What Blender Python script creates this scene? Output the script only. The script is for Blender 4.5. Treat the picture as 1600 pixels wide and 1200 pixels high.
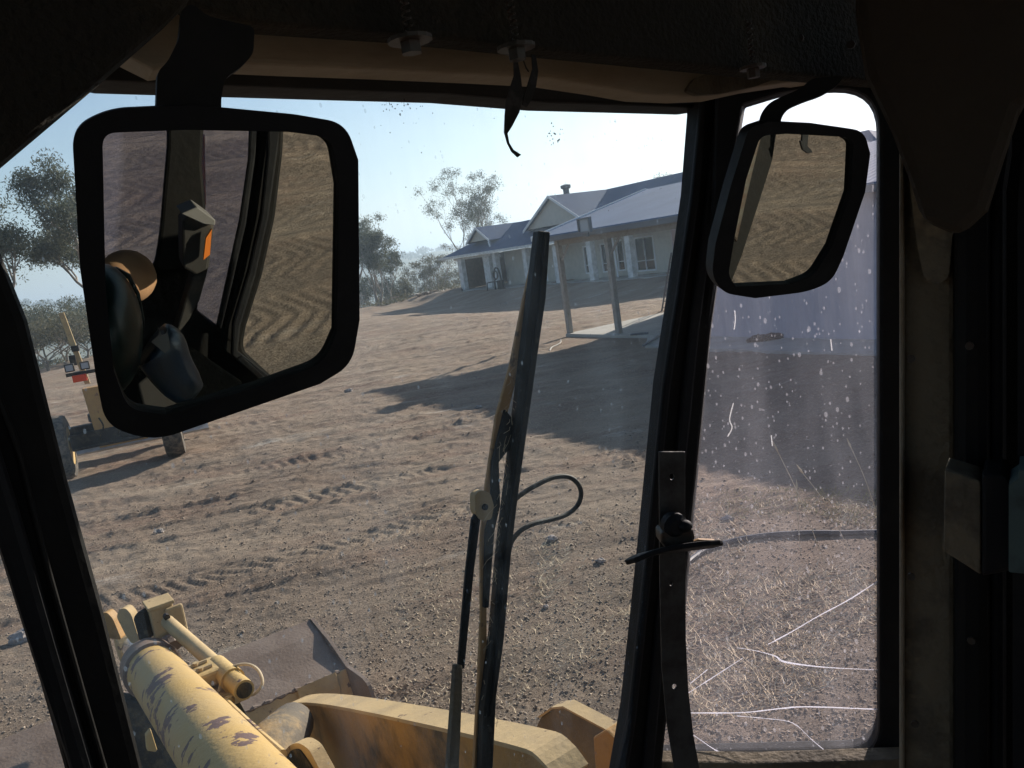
import bpy, math, random
import numpy as np
from mathutils import Vector, geometry
for o in list(bpy.data.objects): bpy.data.objects.remove(o)
S=bpy.context.scene; COL=S.collection
R=math.radians
rng=np.random.default_rng(7); random.seed(7)
# ---------------------------------------------------------------- camera
F=1250.; PIT=R(9.4); ROL=R(-8.4); H=2.8
cd=bpy.data.cameras.new('camera'); cam=bpy.data.objects.new('camera',cd); COL.objects.link(cam)
cd.lens=F/1600*36; cd.sensor_width=36; cd.clip_start=.02; cd.clip_end=30000
cam.location=(0,0,H)
def _rx(a): c,s=math.cos(a),math.sin(a); return np.array([[1,0,0],[0,c,-s],[0,s,c]])
def _rz(a): c,s=math.cos(a),math.sin(a); return np.array([[c,-s,0],[s,c,0],[0,0,1]])
M=_rx(math.pi/2-PIT)@_rz(ROL)
from mathutils import Matrix
cam.matrix_world=Matrix.Translation((0,0,H))@Matrix(M.tolist()).to_4x4()
S.camera=cam
# ---------------------------------------------------------------- light
SUN_AZ=R(38); SUN_EL=R(21.3)
w=bpy.data.worlds.new('World'); S.world=w; w.use_nodes=True
nt=w.node_tree; N=nt.nodes; Lk=nt.links; N.clear()
out=N.new('ShaderNodeOutputWorld'); bg=N.new('ShaderNodeBackground'); bg.inputs[1].default_value=.066
sky=N.new('ShaderNodeTexSky'); sky.sky_type='NISHITA'; sky.sun_disc=False
sky.sun_elevation=SUN_EL; sky.sun_rotation=SUN_AZ; sky.air_density=1.15; sky.dust_density=.7; sky.ozone_density=2.6; sky.altitude=100
tc=N.new('ShaderNodeTexCoord'); sep=N.new('ShaderNodeSeparateXYZ'); Lk.new(tc.outputs['Generated'],sep.inputs[0])
mp=N.new('ShaderNodeMapping'); mp.inputs['Scale'].default_value=(2.2,2.2,15); mp.inputs['Rotation'].default_value=(0,R(5),R(20)); Lk.new(tc.outputs['Generated'],mp.inputs[0])
cn=N.new('ShaderNodeTexNoise'); cn.inputs['Scale'].default_value=1.1; cn.inputs['Detail'].default_value=5; cn.inputs['Roughness'].default_value=.5; cn.inputs['Distortion'].default_value=.5; Lk.new(mp.outputs[0],cn.inputs[0])
cr=N.new('ShaderNodeMapRange'); cr.inputs[1].default_value=.38; cr.inputs[2].default_value=.60; cr.interpolation_type='SMOOTHSTEP'; Lk.new(cn.outputs[0],cr.inputs[0])
band=N.new('ShaderNodeMapRange'); band.inputs[1].default_value=.24; band.inputs[2].default_value=.02; band.interpolation_type='SMOOTHSTEP'; Lk.new(sep.outputs[2],band.inputs[0])
side=N.new('ShaderNodeMapRange'); side.inputs[1].default_value=-.30; side.inputs[2].default_value=.16; side.interpolation_type='SMOOTHSTEP'; Lk.new(sep.outputs[0],side.inputs[0])
mm=N.new('ShaderNodeMath'); mm.operation='MULTIPLY'; Lk.new(cr.outputs[0],mm.inputs[0]); Lk.new(band.outputs[0],mm.inputs[1])
m2=N.new('ShaderNodeMath'); m2.operation='MULTIPLY'; Lk.new(mm.outputs[0],m2.inputs[0]); Lk.new(side.outputs[0],m2.inputs[1])
m3=N.new('ShaderNodeMath'); m3.operation='MULTIPLY'; m3.inputs[1].default_value=.8; Lk.new(m2.outputs[0],m3.inputs[0])
mx=N.new('ShaderNodeMix'); mx.data_type='RGBA'; Lk.new(m3.outputs[0],mx.inputs[0]); Lk.new(sky.outputs[0],mx.inputs[6]); mx.inputs[7].default_value=(6.8,7.2,7.5,1)
Lk.new(mx.outputs[2],bg.inputs[0]); Lk.new(bg.outputs[0],out.inputs[0])
sl=bpy.data.lights.new('sun','SUN'); sl.energy=5.0; sl.angle=R(.6); sl.color=(1,.90,.77)
so=bpy.data.objects.new('sun',sl); COL.objects.link(so)
SD=Vector((math.sin(SUN_AZ)*math.cos(SUN_EL),math.cos(SUN_AZ)*math.cos(SUN_EL),math.sin(SUN_EL)))
so.rotation_euler=SD.to_track_quat('Z','Y').to_euler(); so.location=(30,40,40)
S.view_settings.view_transform='Standard'; S.view_settings.look='None'; S.view_settings.exposure=0.97; S.view_settings.gamma=1
S.render.engine='CYCLES'
S.cycles.max_bounces=8; S.cycles.transparent_max_bounces=16; S.cycles.volume_bounces=0
# ---------------------------------------------------------------- materials
def mat(name,col,rough=.8,metal=0,col2=None,scale=5,thr=(.4,.6),bump=0,bscale=30,spec=.3,coat=0,detail=6,stretch=None,col3=None,scale3=20,thr3=(.6,.65),bdist=.01):
    m=bpy.data.materials.new(name); m.use_nodes=True; t=m.node_tree; n=t.nodes; l=t.links
    b=n['Principled BSDF']; b.inputs['Base Color'].default_value=(*col,1); b.inputs['Roughness'].default_value=rough; b.inputs['Metallic'].default_value=metal
    b.inputs['Specular IOR Level'].default_value=spec; b.inputs['Coat Weight'].default_value=coat
    tcn=n.new('ShaderNodeTexCoord'); src=tcn.outputs['Object']
    if stretch:
        mpn=n.new('ShaderNodeMapping'); mpn.inputs['Scale'].default_value=stretch; l.new(src,mpn.inputs[0]); src=mpn.outputs[0]
    cur=None
    def layer(cur,c,sc,th):
        nn=n.new('ShaderNodeTexNoise'); nn.inputs['Scale'].default_value=sc; nn.inputs['Detail'].default_value=detail; nn.inputs['Roughness'].default_value=.64; l.new(src,nn.inputs[0])
        rr=n.new('ShaderNodeMapRange'); rr.inputs[1].default_value=th[0]; rr.inputs[2].default_value=th[1]; l.new(nn.outputs[0],rr.inputs[0])
        x=n.new('ShaderNodeMix'); x.data_type='RGBA'; l.new(rr.outputs[0],x.inputs[0])
        if cur: l.new(cur,x.inputs[6])
        else: x.inputs[6].default_value=(*col,1)
        x.inputs[7].default_value=(*c,1); return x.outputs[2]
    if col2: cur=layer(cur,col2,scale,thr)
    if col3: cur=layer(cur,col3,scale3,thr3)
    if cur: l.new(cur,b.inputs['Base Color'])
    if bump:
        nn=n.new('ShaderNodeTexNoise'); nn.inputs['Scale'].default_value=bscale; nn.inputs['Detail'].default_value=6; l.new(src,nn.inputs[0])
        bb=n.new('ShaderNodeBump'); bb.inputs['Strength'].default_value=bump; bb.inputs['Distance'].default_value=bdist; l.new(nn.outputs[0],bb.inputs['Height']); l.new(bb.outputs[0],b.inputs['Normal'])
    return m
MT={}
MT['frame']=mat('cab_frame_paint',(.007,.0065,.006),.7,0,(.014,.012,.010),9,(.5,.7),.12,60,.15)
MT['rubber']=mat('rubber',(.007,.007,.008),.65,0,(.014,.014,.014),12,(.5,.7),.1,50,.18)
MT['liner']=mat('roof_liner',(.026,.023,.018),.95,0,(.06,.048,.030),4,(.55,.8),.6,180,.1)
MT['trim']=mat('cream_trim',(.27,.22,.155),.7,0,(.19,.14,.09),7,(.45,.75),.3,40,.2,stretch=(1,1,3))
MT['pillar']=mat('olive_pillar',(.16,.128,.085),.8,0,(.095,.077,.055),5,(.46,.54),.5,90,.2,col3=(.25,.19,.115),scale3=2.2,thr3=(.55,.57))
MT['gusset']=mat('brown_gusset',(.050,.038,.026),.9,0,(.036,.028,.021),3,(.35,.7),.3,120,.15)
MT['bolt']=mat('bolt_metal',(.07,.065,.055),.55,.6,(.06,.04,.03),40,(.4,.6))
MT['teal']=mat('teal_plastic',(.07,.10,.095),.6,0,(.04,.05,.05),20,(.5,.7))
MT['strap']=mat('strap_metal',(.05,.048,.045),.55,.3,(.025,.022,.02),25,(.45,.65),.2,60)
MT['yellow']=mat('loader_yellow',(.48,.32,.12),.55,0,(.55,.40,.20),2.5,(.35,.7),.25,60,.35,col3=(.13,.075,.06),scale3=7,thr3=(.60,.615))
MT['yellowchip']=mat('chipped_yellow',(.45,.285,.085),.55,0,(.42,.29,.13),3,(.35,.7),.2,60,.35,col3=(.12,.07,.06),scale3=7,thr3=(.565,.572),detail=14,stretch=None)
MT['orange']=mat('orange_yellow',(.40,.22,.07),.65,0,(.30,.19,.09),3,(.4,.7),.25,60,.3,col3=(.06,.05,.035),scale3=2.4,thr3=(.53,.68))
MT['cream']=mat('dusty_lit_yellow',(.50,.36,.19),.75,0,(.38,.28,.16),6,(.4,.65),.12,80,.2,col3=(.16,.11,.08),scale3=16,thr3=(.62,.66))
MT['wornsteel']=mat('worn_steel',(.17,.12,.09),.6,.1,(.24,.18,.14),5,(.4,.7),.25,70,.4,col3=(.09,.06,.05),scale3=14,thr3=(.6,.7))
MT['grease']=mat('grease',(.03,.026,.02),.75,0,(.10,.075,.04),14,(.5,.65),.4,70)
MT['nose']=mat('faded_machine_yellow',(.45,.27,.10),.7,0,(.36,.22,.10),3,(.4,.6),col3=(.2,.12,.08),scale3=5,thr3=(.6,.66))
MT['dusty']=mat('dusty_brown_paint',(.20,.155,.10),.85,0,(.12,.10,.08),4,(.4,.6),.3,60,col3=(.40,.27,.13),scale3=3,thr3=(.6,.7))
MT['chrome']=mat('chrome',(.55,.62,.75),.15,1.0)
MT['hose']=mat('grey_hose',(.075,.07,.06),.7,0,(.16,.15,.13),60,(.55,.65))
MT['wiperblk']=mat('wiper_rubber',(.005,.006,.005),.6,0,(.05,.045,.035),60,(.6,.68),.2,100)
MT['wiperyel']=mat('wiper_arm_paint',(.42,.25,.11),.6,0,(.14,.09,.05),40,(.60,.68))
MT['rag']=mat('dark_leaf',(.018,.016,.014),.9,0,(.04,.035,.03),40,(.5,.6))
MT['vinyl']=mat('green_vinyl',(.003,.010,.009),.3,0,None,bump=.15,bscale=25,spec=.3)
MT['bluevinyl']=mat('blue_vinyl',(.012,.03,.06),.3,0,(.02,.03,.035),12,(.4,.6),.2,30,.6)
MT['tan']=mat('tan_dome',(.42,.24,.13),.95,0,(.40,.22,.12),8,(.4,.6))
MT['box']=mat('grey_box',(.16,.15,.14),.6)
MT['orangelabel']=mat('orange_label',(.65,.17,.02),.6)
MT['redlens']=mat('red_lens',(.70,.06,.015),.3,0,spec=.5)
MT['lampglass']=mat('lamp_glass',(.35,.37,.4),.2,.2,spec=.5)
MT['tyre']=mat('tyre',(.05,.047,.043),.9,0,(.16,.13,.10),12,(.4,.6),.5,60)
MT['dark']=mat('dark_machine',(.03,.027,.024),.7,0,(.09,.07,.05),8,(.5,.65))
MT['pale']=mat('pale_steel',(.5,.5,.5),.5,.2,(.4,.38,.36),6,(.4,.6))
MT['cladding']=mat('cladding',(.56,.53,.46),.85,0,(.50,.48,.42),3,(.4,.6))
MT['brick']=mat('garage_wall',(.26,.19,.15),.9,0,(.2,.15,.12),4,(.4,.6))
MT['column']=mat('white_column',(.74,.74,.73),.7,0,(.55,.55,.53),3,(.4,.6))
MT['white']=mat('white_trim',(.78,.79,.8),.6)
MT['glassdark']=mat('window_glass',(.02,.025,.03),.08,0,spec=.6)
MT['concrete']=mat('concrete',(.46,.43,.39),.9,0,(.38,.35,.31),1.2,(.4,.65),.3,40,.2)
MT['gutter']=mat('gutter_grey',(.16,.16,.17),.6)
MT['post']=mat('post_steel',(.36,.34,.31),.7,0,(.27,.25,.22),8,(.4,.7))
MT['timber']=mat('timber',(.19,.13,.08),.9,0,(.13,.09,.06),20,(.4,.6),stretch=(1,1,6))
MT['blackpipe']=mat('black_pipe',(.02,.022,.03),.35,0,(.07,.06,.05),12,(.55,.7),spec=.5)
MT['rock']=mat('rock',(.26,.22,.20),.95,0,(.36,.31,.28),20,(.4,.6),.6,60)
MT['straw']=mat('straw',(.74,.60,.42),.9,0,(.50,.39,.25),6,(.4,.6))
MT['weed']=mat('weed',(.22,.22,.07),.9,0,(.40,.31,.15),6,(.4,.6))
MT['gravel']=mat('gravel',(.22,.17,.13),.95,0,(.38,.30,.23),30,(.45,.6))
MT['bark']=mat('bark',(.20,.17,.14),.9,0,(.30,.27,.24),3,(.4,.6))
MT['wood']=mat('woodland',(.06,.07,.035),.95,0,(.09,.095,.05),.05,(.4,.6))
def leafmat(name,c1,c2):
    m=mat(name,c1,.7,0,c2,1.2,(.35,.65)); t=m.node_tree; b=t.nodes['Principled BSDF']
    tr=t.nodes.new('ShaderNodeBsdfTranslucent'); ad=t.nodes.new('ShaderNodeMixShader'); ad.inputs[0].default_value=.3
    src=b.inputs['Base Color'].links[0].from_socket; t.links.new(src,tr.inputs[0])
    o=t.nodes['Material Output']; t.links.new(b.outputs[0],ad.inputs[1]); t.links.new(tr.outputs[0],ad.inputs[2]); t.links.new(ad.outputs[0],o.inputs[0]); return m
MT['leaf']=leafmat('eucalypt_leaf',(.08,.09,.06),(.13,.135,.09))
MT['leafdry']=leafmat('dry_leaf',(.10,.095,.055),(.14,.125,.08))
# corrugated roof / wall
def corr(name,col,axis,per,rough=.45,metal=.2,strength=.5):
    m=mat(name,col,rough,metal,tuple(c*.86 for c in col),.6,(.4,.6)); t=m.node_tree; n=t.nodes; l=t.links
    tcn=n.new('ShaderNodeTexCoord'); mpn=n.new('ShaderNodeMapping'); mpn.inputs['Rotation'].default_value=(0,0,axis); l.new(tcn.outputs['Object'],mpn.inputs[0])
    wv=n.new('ShaderNodeTexWave'); wv.inputs['Scale'].default_value=per; wv.wave_type='BANDS'; wv.bands_direction='X'; l.new(mpn.outputs[0],wv.inputs[0])
    bb=n.new('ShaderNodeBump'); bb.inputs['Strength'].default_value=strength; bb.inputs['Distance'].default_value=.02; l.new(wv.outputs[0],bb.inputs['Height']); l.new(bb.outputs[0],n['Principled BSDF'].inputs['Normal']); return m
AXU=math.atan2(.861,.508)   # rotate so local x runs along u
MT['shedroof']=corr('shed_roof_iron',(.12,.17,.27),AXU,1.6,.85,0)
MT['shedwall']=corr('shed_wall_iron',(.44,.43,.48),AXU,1.6,.6,0,.4)
MT['houseroof']=corr('house_roof_iron',(.042,.078,.16),AXU,1.6,.85,0,.4)
# dusty glass panes
def pane(name,tint,base,amp,spots,glow=(.75,.74,.78)):
    m=bpy.data.materials.new(name); m.use_nodes=True; t=m.node_tree; n=t.nodes; l=t.links; n.clear()
    o=n.new('ShaderNodeOutputMaterial'); tr=n.new('ShaderNodeBsdfTransparent'); tr.inputs[0].default_value=(*tint,1)
    tl=n.new('ShaderNodeBsdfTranslucent'); tl.inputs[0].default_value=(*glow,1); df=n.new('ShaderNodeBsdfDiffuse'); df.inputs[0].default_value=(*glow,1)
    dm=n.new('ShaderNodeMixShader'); dm.inputs[0].default_value=.35; l.new(tl.outputs[0],dm.inputs[1]); l.new(df.outputs[0],dm.inputs[2])
    tcn=n.new('ShaderNodeTexCoord'); mpn=n.new('ShaderNodeMapping'); mpn.inputs['Scale'].default_value=(14,14,2.2); l.new(tcn.outputs['Object'],mpn.inputs[0])
    ns=n.new('ShaderNodeTexNoise'); ns.inputs['Scale'].default_value=1; ns.inputs['Detail'].default_value=8; ns.inputs['Roughness'].default_value=.65; l.new(mpn.outputs[0],ns.inputs[0])
    r=n.new('ShaderNodeMapRange'); r.inputs[1].default_value=.42; r.inputs[2].default_value=.85; r.inputs[3].default_value=base; r.inputs[4].default_value=base+amp; l.new(ns.outputs[0],r.inputs[0])
    fac=r.outputs[0]
    for sc,rad,dens in spots:
        v=n.new('ShaderNodeTexVoronoi'); v.inputs['Scale'].default_value=sc; v.inputs['Randomness'].default_value=1
        mpv=n.new('ShaderNodeMapping'); mpv.inputs['Scale'].default_value=(1,1,.55); l.new(tcn.outputs['Object'],mpv.inputs[0]); l.new(mpv.outputs[0],v.inputs[0])
        hv=n.new('ShaderNodeSeparateColor'); l.new(v.outputs['Color'],hv.inputs[0])
        rd=n.new('ShaderNodeMapRange'); rd.inputs[1].default_value=1-dens; rd.inputs[2].default_value=1; rd.inputs[3].default_value=0; rd.inputs[4].default_value=rad; l.new(hv.outputs[0],rd.inputs[0])
        lt=n.new('ShaderNodeMath'); lt.operation='LESS_THAN'; l.new(v.outputs['Distance'],lt.inputs[0]); l.new(rd.outputs[0],lt.inputs[1])
        mu=n.new('ShaderNodeMath'); mu.operation='MULTIPLY'; mu.inputs[1].default_value=.17; l.new(lt.outputs[0],mu.inputs[0])
        ad=n.new('ShaderNodeMath'); ad.operation='ADD'; l.new(fac,ad.inputs[0]); l.new(mu.outputs[0],ad.inputs[1]); ad.use_clamp=True; fac=ad.outputs[0]
    x=n.new('ShaderNodeMixShader'); l.new(fac,x.inputs[0]); l.new(tr.outputs[0],x.inputs[1]); l.new(dm.outputs[0],x.inputs[2])
    l.new(x.outputs[0],o.inputs[0]); return m
MT['wind']=pane('windscreen_glass',(.95,.97,.98),.002,.045,[(120,.2,.35)],(.52,.68,.85))
MT['corner']=pane('corner_glass',(.93,.92,.96),.018,.06,[(75,.19,.7),(150,.22,.8)],(.68,.67,.75))
MT['rearglass']=pane('rear_glass',(.86,.87,.97),.13,.08,[],(.50,.52,.76))
def simple(name,kind,col,rough=.02):
    m=bpy.data.materials.new(name); m.use_nodes=True; t=m.node_tree; n=t.nodes; n.clear(); o=n.new('ShaderNodeOutputMaterial'); s=n.new(kind); s.inputs[0].default_value=(*col,1)
    if kind=='ShaderNodeBsdfGlossy': s.inputs['Roughness'].default_value=rough
    t.links.new(s.outputs[0],o.inputs[0]); return m
MT['mirror']=simple('mirror_silver','ShaderNodeBsdfGlossy',(.54,.57,.52),.0)
MT['crack']=simple('crack_white','ShaderNodeBsdfTranslucent',(.9,.9,.95))
dm_=bpy.data.materials.new('dried_dirt'); dm_.use_nodes=True; _t=dm_.node_tree; _t.nodes.clear(); _o=_t.nodes.new('ShaderNodeOutputMaterial'); _a=_t.nodes.new('ShaderNodeBsdfTransparent'); _b=_t.nodes.new('ShaderNodeBsdfTranslucent'); _b.inputs[0].default_value=(.7,.7,.7,1); _m=_t.nodes.new('ShaderNodeMixShader'); _m.inputs[0].default_value=.3
_t.links.new(_a.outputs[0],_m.inputs[1]); _t.links.new(_b.outputs[0],_m.inputs[2]); _t.links.new(_m.outputs[0],_o.inputs[0]); MT['dribble']=dm_
# ground material
def groundmat():
    m=bpy.data.materials.new('dirt'); m.use_nodes=True; t=m.node_tree; n=t.nodes; l=t.links; b=n['Principled BSDF']; b.inputs['Roughness'].default_value=.95; b.inputs['Specular IOR Level'].default_value=.15
    g=n.new('ShaderNodeNewGeometry'); P=g.outputs['Position']
    def noise(sc,det=6,ro=.6,st=None):
        s=P
        if st:
            mpn=n.new('ShaderNodeMapping'); mpn.inputs['Rotation'].default_value=(0,0,R(-12)); l.new(P,mpn.inputs[0]); m2_=n.new('ShaderNodeMapping'); m2_.inputs['Scale'].default_value=st; l.new(mpn.outputs[0],m2_.inputs[0]); s=m2_.outputs[0]
        x=n.new('ShaderNodeTexNoise'); x.inputs['Scale'].default_value=sc; x.inputs['Detail'].default_value=det; x.inputs['Roughness'].default_value=ro; l.new(s,x.inputs[0]); return x.outputs[0]
    def rng_(s,a,b_,c=0,d=1):
        r=n.new('ShaderNodeMapRange'); r.inputs[1].default_value=a; r.inputs[2].default_value=b_; r.inputs[3].default_value=c; r.inputs[4].default_value=d; l.new(s,r.inputs[0]); return r.outputs[0]
    def mixc(f,a,c):
        x=n.new('ShaderNodeMix'); x.data_type='RGBA'; l.new(f,x.inputs[0])
        if isinstance(a,tuple): x.inputs[6].default_value=(*a,1)
        else: l.new(a,x.inputs[6])
        if isinstance(c,tuple): x.inputs[7].default_value=(*c,1)
        else: l.new(c,x.inputs[7])
        return x.outputs[2]
    def mulf(a,b_):
        x=n.new('ShaderNodeMath'); x.operation='MULTIPLY'; l.new(a,x.inputs[0]); l.new(b_,x.inputs[1]); return x.outputs[0]
    c=mixc(rng_(noise(.45,8,.6,(.5,1.6,1)),.38,.62),(.265,.193,.142),(.375,.29,.215))
    c=mixc(rng_(noise(.8,9,.7,(.4,1.5,1)),.50,.66),c,(.28,.185,.135))
    c=mixc(rng_(noise(.7,8,.7,(.35,1.5,1)),.60,.70),c,(.56,.48,.40))
    c=mixc(rng_(noise(2.6,9,.75,(.3,1.5,1)),.56,.74),c,(.21,.14,.10))
    c=mixc(rng_(noise(26,4,.7),.52,.70),c,(.46,.35,.26))
    c=mixc(rng_(noise(60,3,.7),.58,.70),c,(.18,.13,.10))
    sp=n.new('ShaderNodeSeparateXYZ'); l.new(P,sp.inputs[0])
    ln=n.new('ShaderNodeVectorMath'); ln.operation='LENGTH'; l.new(P,ln.inputs[0])
    # near gravelly, greyer zone
    near=rng_(ln.outputs['Value'],9.5,5.5)
    c=mixc(mulf(near,rng_(noise(.9,5),.35,.6)),c,mixc(rng_(noise(45,4,.8),.42,.60),(.19,.145,.11),(.35,.275,.21)))
    far=rng_(ln.outputs['Value'],74,110)
    veg=mixc(rng_(noise(.02,8,.7),.4,.6),(.20,.19,.115),(.09,.10,.06))
    c=mixc(far,c,veg)
    l.new(c,b.inputs['Base Color'])
    h0=noise(3.2,8,.72,(.35,1.6,1)); h1=noise(52,6,.75); h2=noise(120,3,.7)
    a=n.new('ShaderNodeMath'); a.operation='MULTIPLY_ADD'; l.new(h2,a.inputs[0]); a.inputs[1].default_value=.35; l.new(h1,a.inputs[2])
    bb=n.new('ShaderNodeBump'); bb.inputs['Strength'].default_value=1; bb.inputs['Distance'].default_value=.022; l.new(a.outputs[0],bb.inputs['Height']); b0=n.new('ShaderNodeBump'); b0.inputs['Strength'].default_value=1; b0.inputs['Distance'].default_value=.11; l.new(h0,b0.inputs['Height']); l.new(b0.outputs[0],bb.inputs['Normal']); l.new(bb.outputs[0],b.inputs['Normal'])
    return m
# ---------------------------------------------------------------- helpers
O=np.array([0,0,H])
def ray(x,y): return M@np.array([(x-800)/F,(600-y)/F,-1.])
def PD(x,y,d): return O+d*ray(x,y)
def G(x,y,z=0.):
    d=ray(x,y); return O+(z-H)/d[2]*d
FA=R(-34); FW=np.array([math.sin(FA),math.cos(FA),0]); RW=np.array([math.cos(FA),-math.sin(FA),0]); UP=np.array([0,0,1.])
class Plane:
    def __init__(s,n,d): s.n=np.array(n,float)/np.linalg.norm(n); s.d=d      # n.(p-O)=d
    def hit(s,x,y):
        r=ray(x,y); return O+s.d/(r@s.n)*r
def azp(az,d): return Plane((math.sin(R(az)),math.cos(R(az)),0),d)
P_W=azp(-34,.82)
def nv(a): a=np.array(a,float); return a/np.linalg.norm(a)
class MB:
    def __init__(s): s.v=[]; s.f=[]
    def add(s,v,f):
        k=len(s.v); s.v+= [tuple(map(float,p)) for p in v]; s.f+=[tuple(i+k for i in q) for q in f]; return s
    def prism(s,pts,vec,holes=()):
        loops=[pts]+list(holes); allp=[np.array(p,float) for L in loops for p in L]; n=len(allp)
        tri=geometry.tessellate_polygon([[Vector(p) for p in L] for L in loops])
        f=[tuple(t) for t in tri]+[tuple(i+n for i in reversed(t)) for t in tri]; k=0
        for L in loops:
            m=len(L); f+=[(k+i,k+(i+1)%m,k+(i+1)%m+n,k+i+n) for i in range(m)]; k+=m
        return s.add(allp+[p+np.array(vec) for p in allp],f)
    def box(s,c,ax,ay,az):
        c,ax,ay,az=[np.array(q,float) for q in (c,ax,ay,az)]
        v=[c+i*ax+j*ay+k*az for k in(-1,1) for j in(-1,1) for i in(-1,1)]
        return s.add(v,[(0,2,3,1),(4,5,7,6),(0,1,5,4),(2,6,7,3),(0,4,6,2),(1,3,7,5)])
    def tube(s,pts,rad,n=10,cap=True):
        pts=[np.array(p,float) for p in pts]; m=len(pts); rad=[rad]*m if np.isscalar(rad) else rad; v=[];prev=None
        for i,p in enumerate(pts):
            t=nv(pts[min(i+1,m-1)]-pts[max(i-1,0)])
            if prev is None:
                a=np.array([0,0,1.]) if abs(t[2])<.9 else np.array([1.,0,0]); x=nv(np.cross(t,a))
            else: x=nv(prev-t*(prev@t))
            prev=x; y=np.cross(t,x)
            for k in range(n): th=2*math.pi*k/n; v.append(p+rad[i]*(x*math.cos(th)+y*math.sin(th)))
        f=[(i*n+k,i*n+(k+1)%n,(i+1)*n+(k+1)%n,(i+1)*n+k) for i in range(m-1) for k in range(n)]
        if cap: f+=[tuple(reversed(range(n))),tuple((m-1)*n+k for k in range(n))]
        return s.add(v,f)
    def sweep(s,pts,w,h,side):  # flat bar along pts: width vector per side dir
        side=nv(side); v=[]; pts=[np.array(p,float) for p in pts]; m=len(pts)
        for i,p in enumerate(pts):
            t=nv(pts[min(i+1,m-1)]-pts[max(i-1,0)]); nn=nv(np.cross(t,side)); ww=w if np.isscalar(w) else w[i]
            for a,b in((-1,-1),(1,-1),(1,1),(-1,1)): v.append(p+side*a*ww/2+nn*b*h/2)
        f=[(i*4+k,i*4+(k+1)%4,(i+1)*4+(k+1)%4,(i+1)*4+k) for i in range(m-1) for k in range(4)]+[(3,2,1,0),tuple((m-1)*4+k for k in range(4))]
        return s.add(v,f)
    def ball(s,c,ax,ay,az,n=16,m=10):
        c,ax,ay,az=[np.array(q,float) for q in (c,ax,ay,az)]; v=[]
        for j in range(m+1):
            ph=math.pi*j/m-math.pi/2
            for i in range(n): th=2*math.pi*i/n; v.append(c+math.cos(ph)*(math.cos(th)*ax+math.sin(th)*ay)+math.sin(ph)*az)
        return s.add(v,[(j*n+i,j*n+(i+1)%n,(j+1)*n+(i+1)%n,(j+1)*n+i) for j in range(m) for i in range(n)])
ORG={}
def empty(name,loc,label,cat,group=None):
    o=bpy.data.objects.new(name,None); COL.objects.link(o); o.location=loc; o.empty_display_size=.2; o['label']=label; o['category']=cat
    if group:o['group']=group
    ORG[o.name]=np.array(loc,float); return o
def build(name,mb,m,parent=None,org=None,label=None,cat=None,group=None,kind=None,smooth=False,bevel=0,seg=2):
    me=bpy.data.meshes.new(name)
    if parent is not None: og=ORG[parent.name]
    else: og=np.array(org if org is not None else (0,0,0),float)
    if isinstance(mb,MB): V=np.array(mb.v)-og; me.from_pydata(V.tolist(),[],mb.f)
    else:
        V,Fc=mb; V=np.asarray(V)-og; k=Fc.shape[1]; me.vertices.add(len(V)); me.vertices.foreach_set('co',V.astype(np.float32).ravel())
        me.loops.add(Fc.size); me.loops.foreach_set('vertex_index',Fc.astype(np.int32).ravel()); me.polygons.add(len(Fc)); me.polygons.foreach_set('loop_start',np.arange(0,Fc.size,k,dtype=np.int32)); 
        me.update(calc_edges=True)
    me.validate()
    if smooth is True: me.polygons.foreach_set('use_smooth',[True]*len(me.polygons))
    me.materials.append(MT[m] if isinstance(m,str) else m)
    o=bpy.data.objects.new(name,me); COL.objects.link(o)
    if parent is None: o.location=og
    else: o.parent=parent
    ORG[o.name]=og
    if isinstance(mb,MB):
        import bmesh
        b=bmesh.new(); b.from_mesh(me); bmesh.ops.recalc_face_normals(b,faces=b.faces); b.to_mesh(me); b.free()
    if smooth=='auto':
        me.polygons.foreach_set('use_smooth',[True]*len(me.polygons)); me.set_sharp_from_angle(angle=R(35))
    if bevel:
        md=o.modifiers.new('bevel','BEVEL'); md.width=bevel; md.segments=seg; md.limit_method='ANGLE'; md.angle_limit=R(40)
    if label:o['label']=label
    if cat:o['category']=cat
    if group:o['group']=group
    if kind:o['kind']=kind
    return o
def rpoly(pts,r,seg=5):   # round the corners of a 2-d pixel polygon; r scalar or per-corner list
    out=[];n=len(pts)
    for i in range(n):
        ri=r if np.isscalar(r) else r[i]; p=np.array(pts[i],float); a=np.array(pts[i-1],float)-p; b=np.array(pts[(i+1)%n],float)-p
        if ri<=0: out.append(tuple(p)); continue
        la,lb=np.linalg.norm(a),np.linalg.norm(b); q=min(ri,la*.48,lb*.48); A=p+a/la*q; B=p+b/lb*q
        for k in range(seg+1):
            t=k/seg; out.append(tuple((1-t)**2*A+2*t*(1-t)*p+t*t*B))
    return out
def PX(pts,pl): return [pl.hit(x,y) for x,y in pts]
def smoothpts(pts,n=6):
    P=[np.array(p,float) for p in pts]; out=[]
    for i in range(len(P)-1):
        a=P[max(i-1,0)];b=P[i];c=P[i+1];d=P[min(i+2,len(P)-1)]
        for k in range(n):
            t=k/n; out.append(.5*((2*b)+(-a+c)*t+(2*a-5*b+4*c-d)*t*t+(-a+3*b-3*c+d)*t**3))
    out.append(P[-1]); return out
UV=np.array([.508,-.861,0]);VV=np.array([.861,.508,0])
def W(u,v,z): return UV*u+VV*v+np.array([0,0,z])
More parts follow.
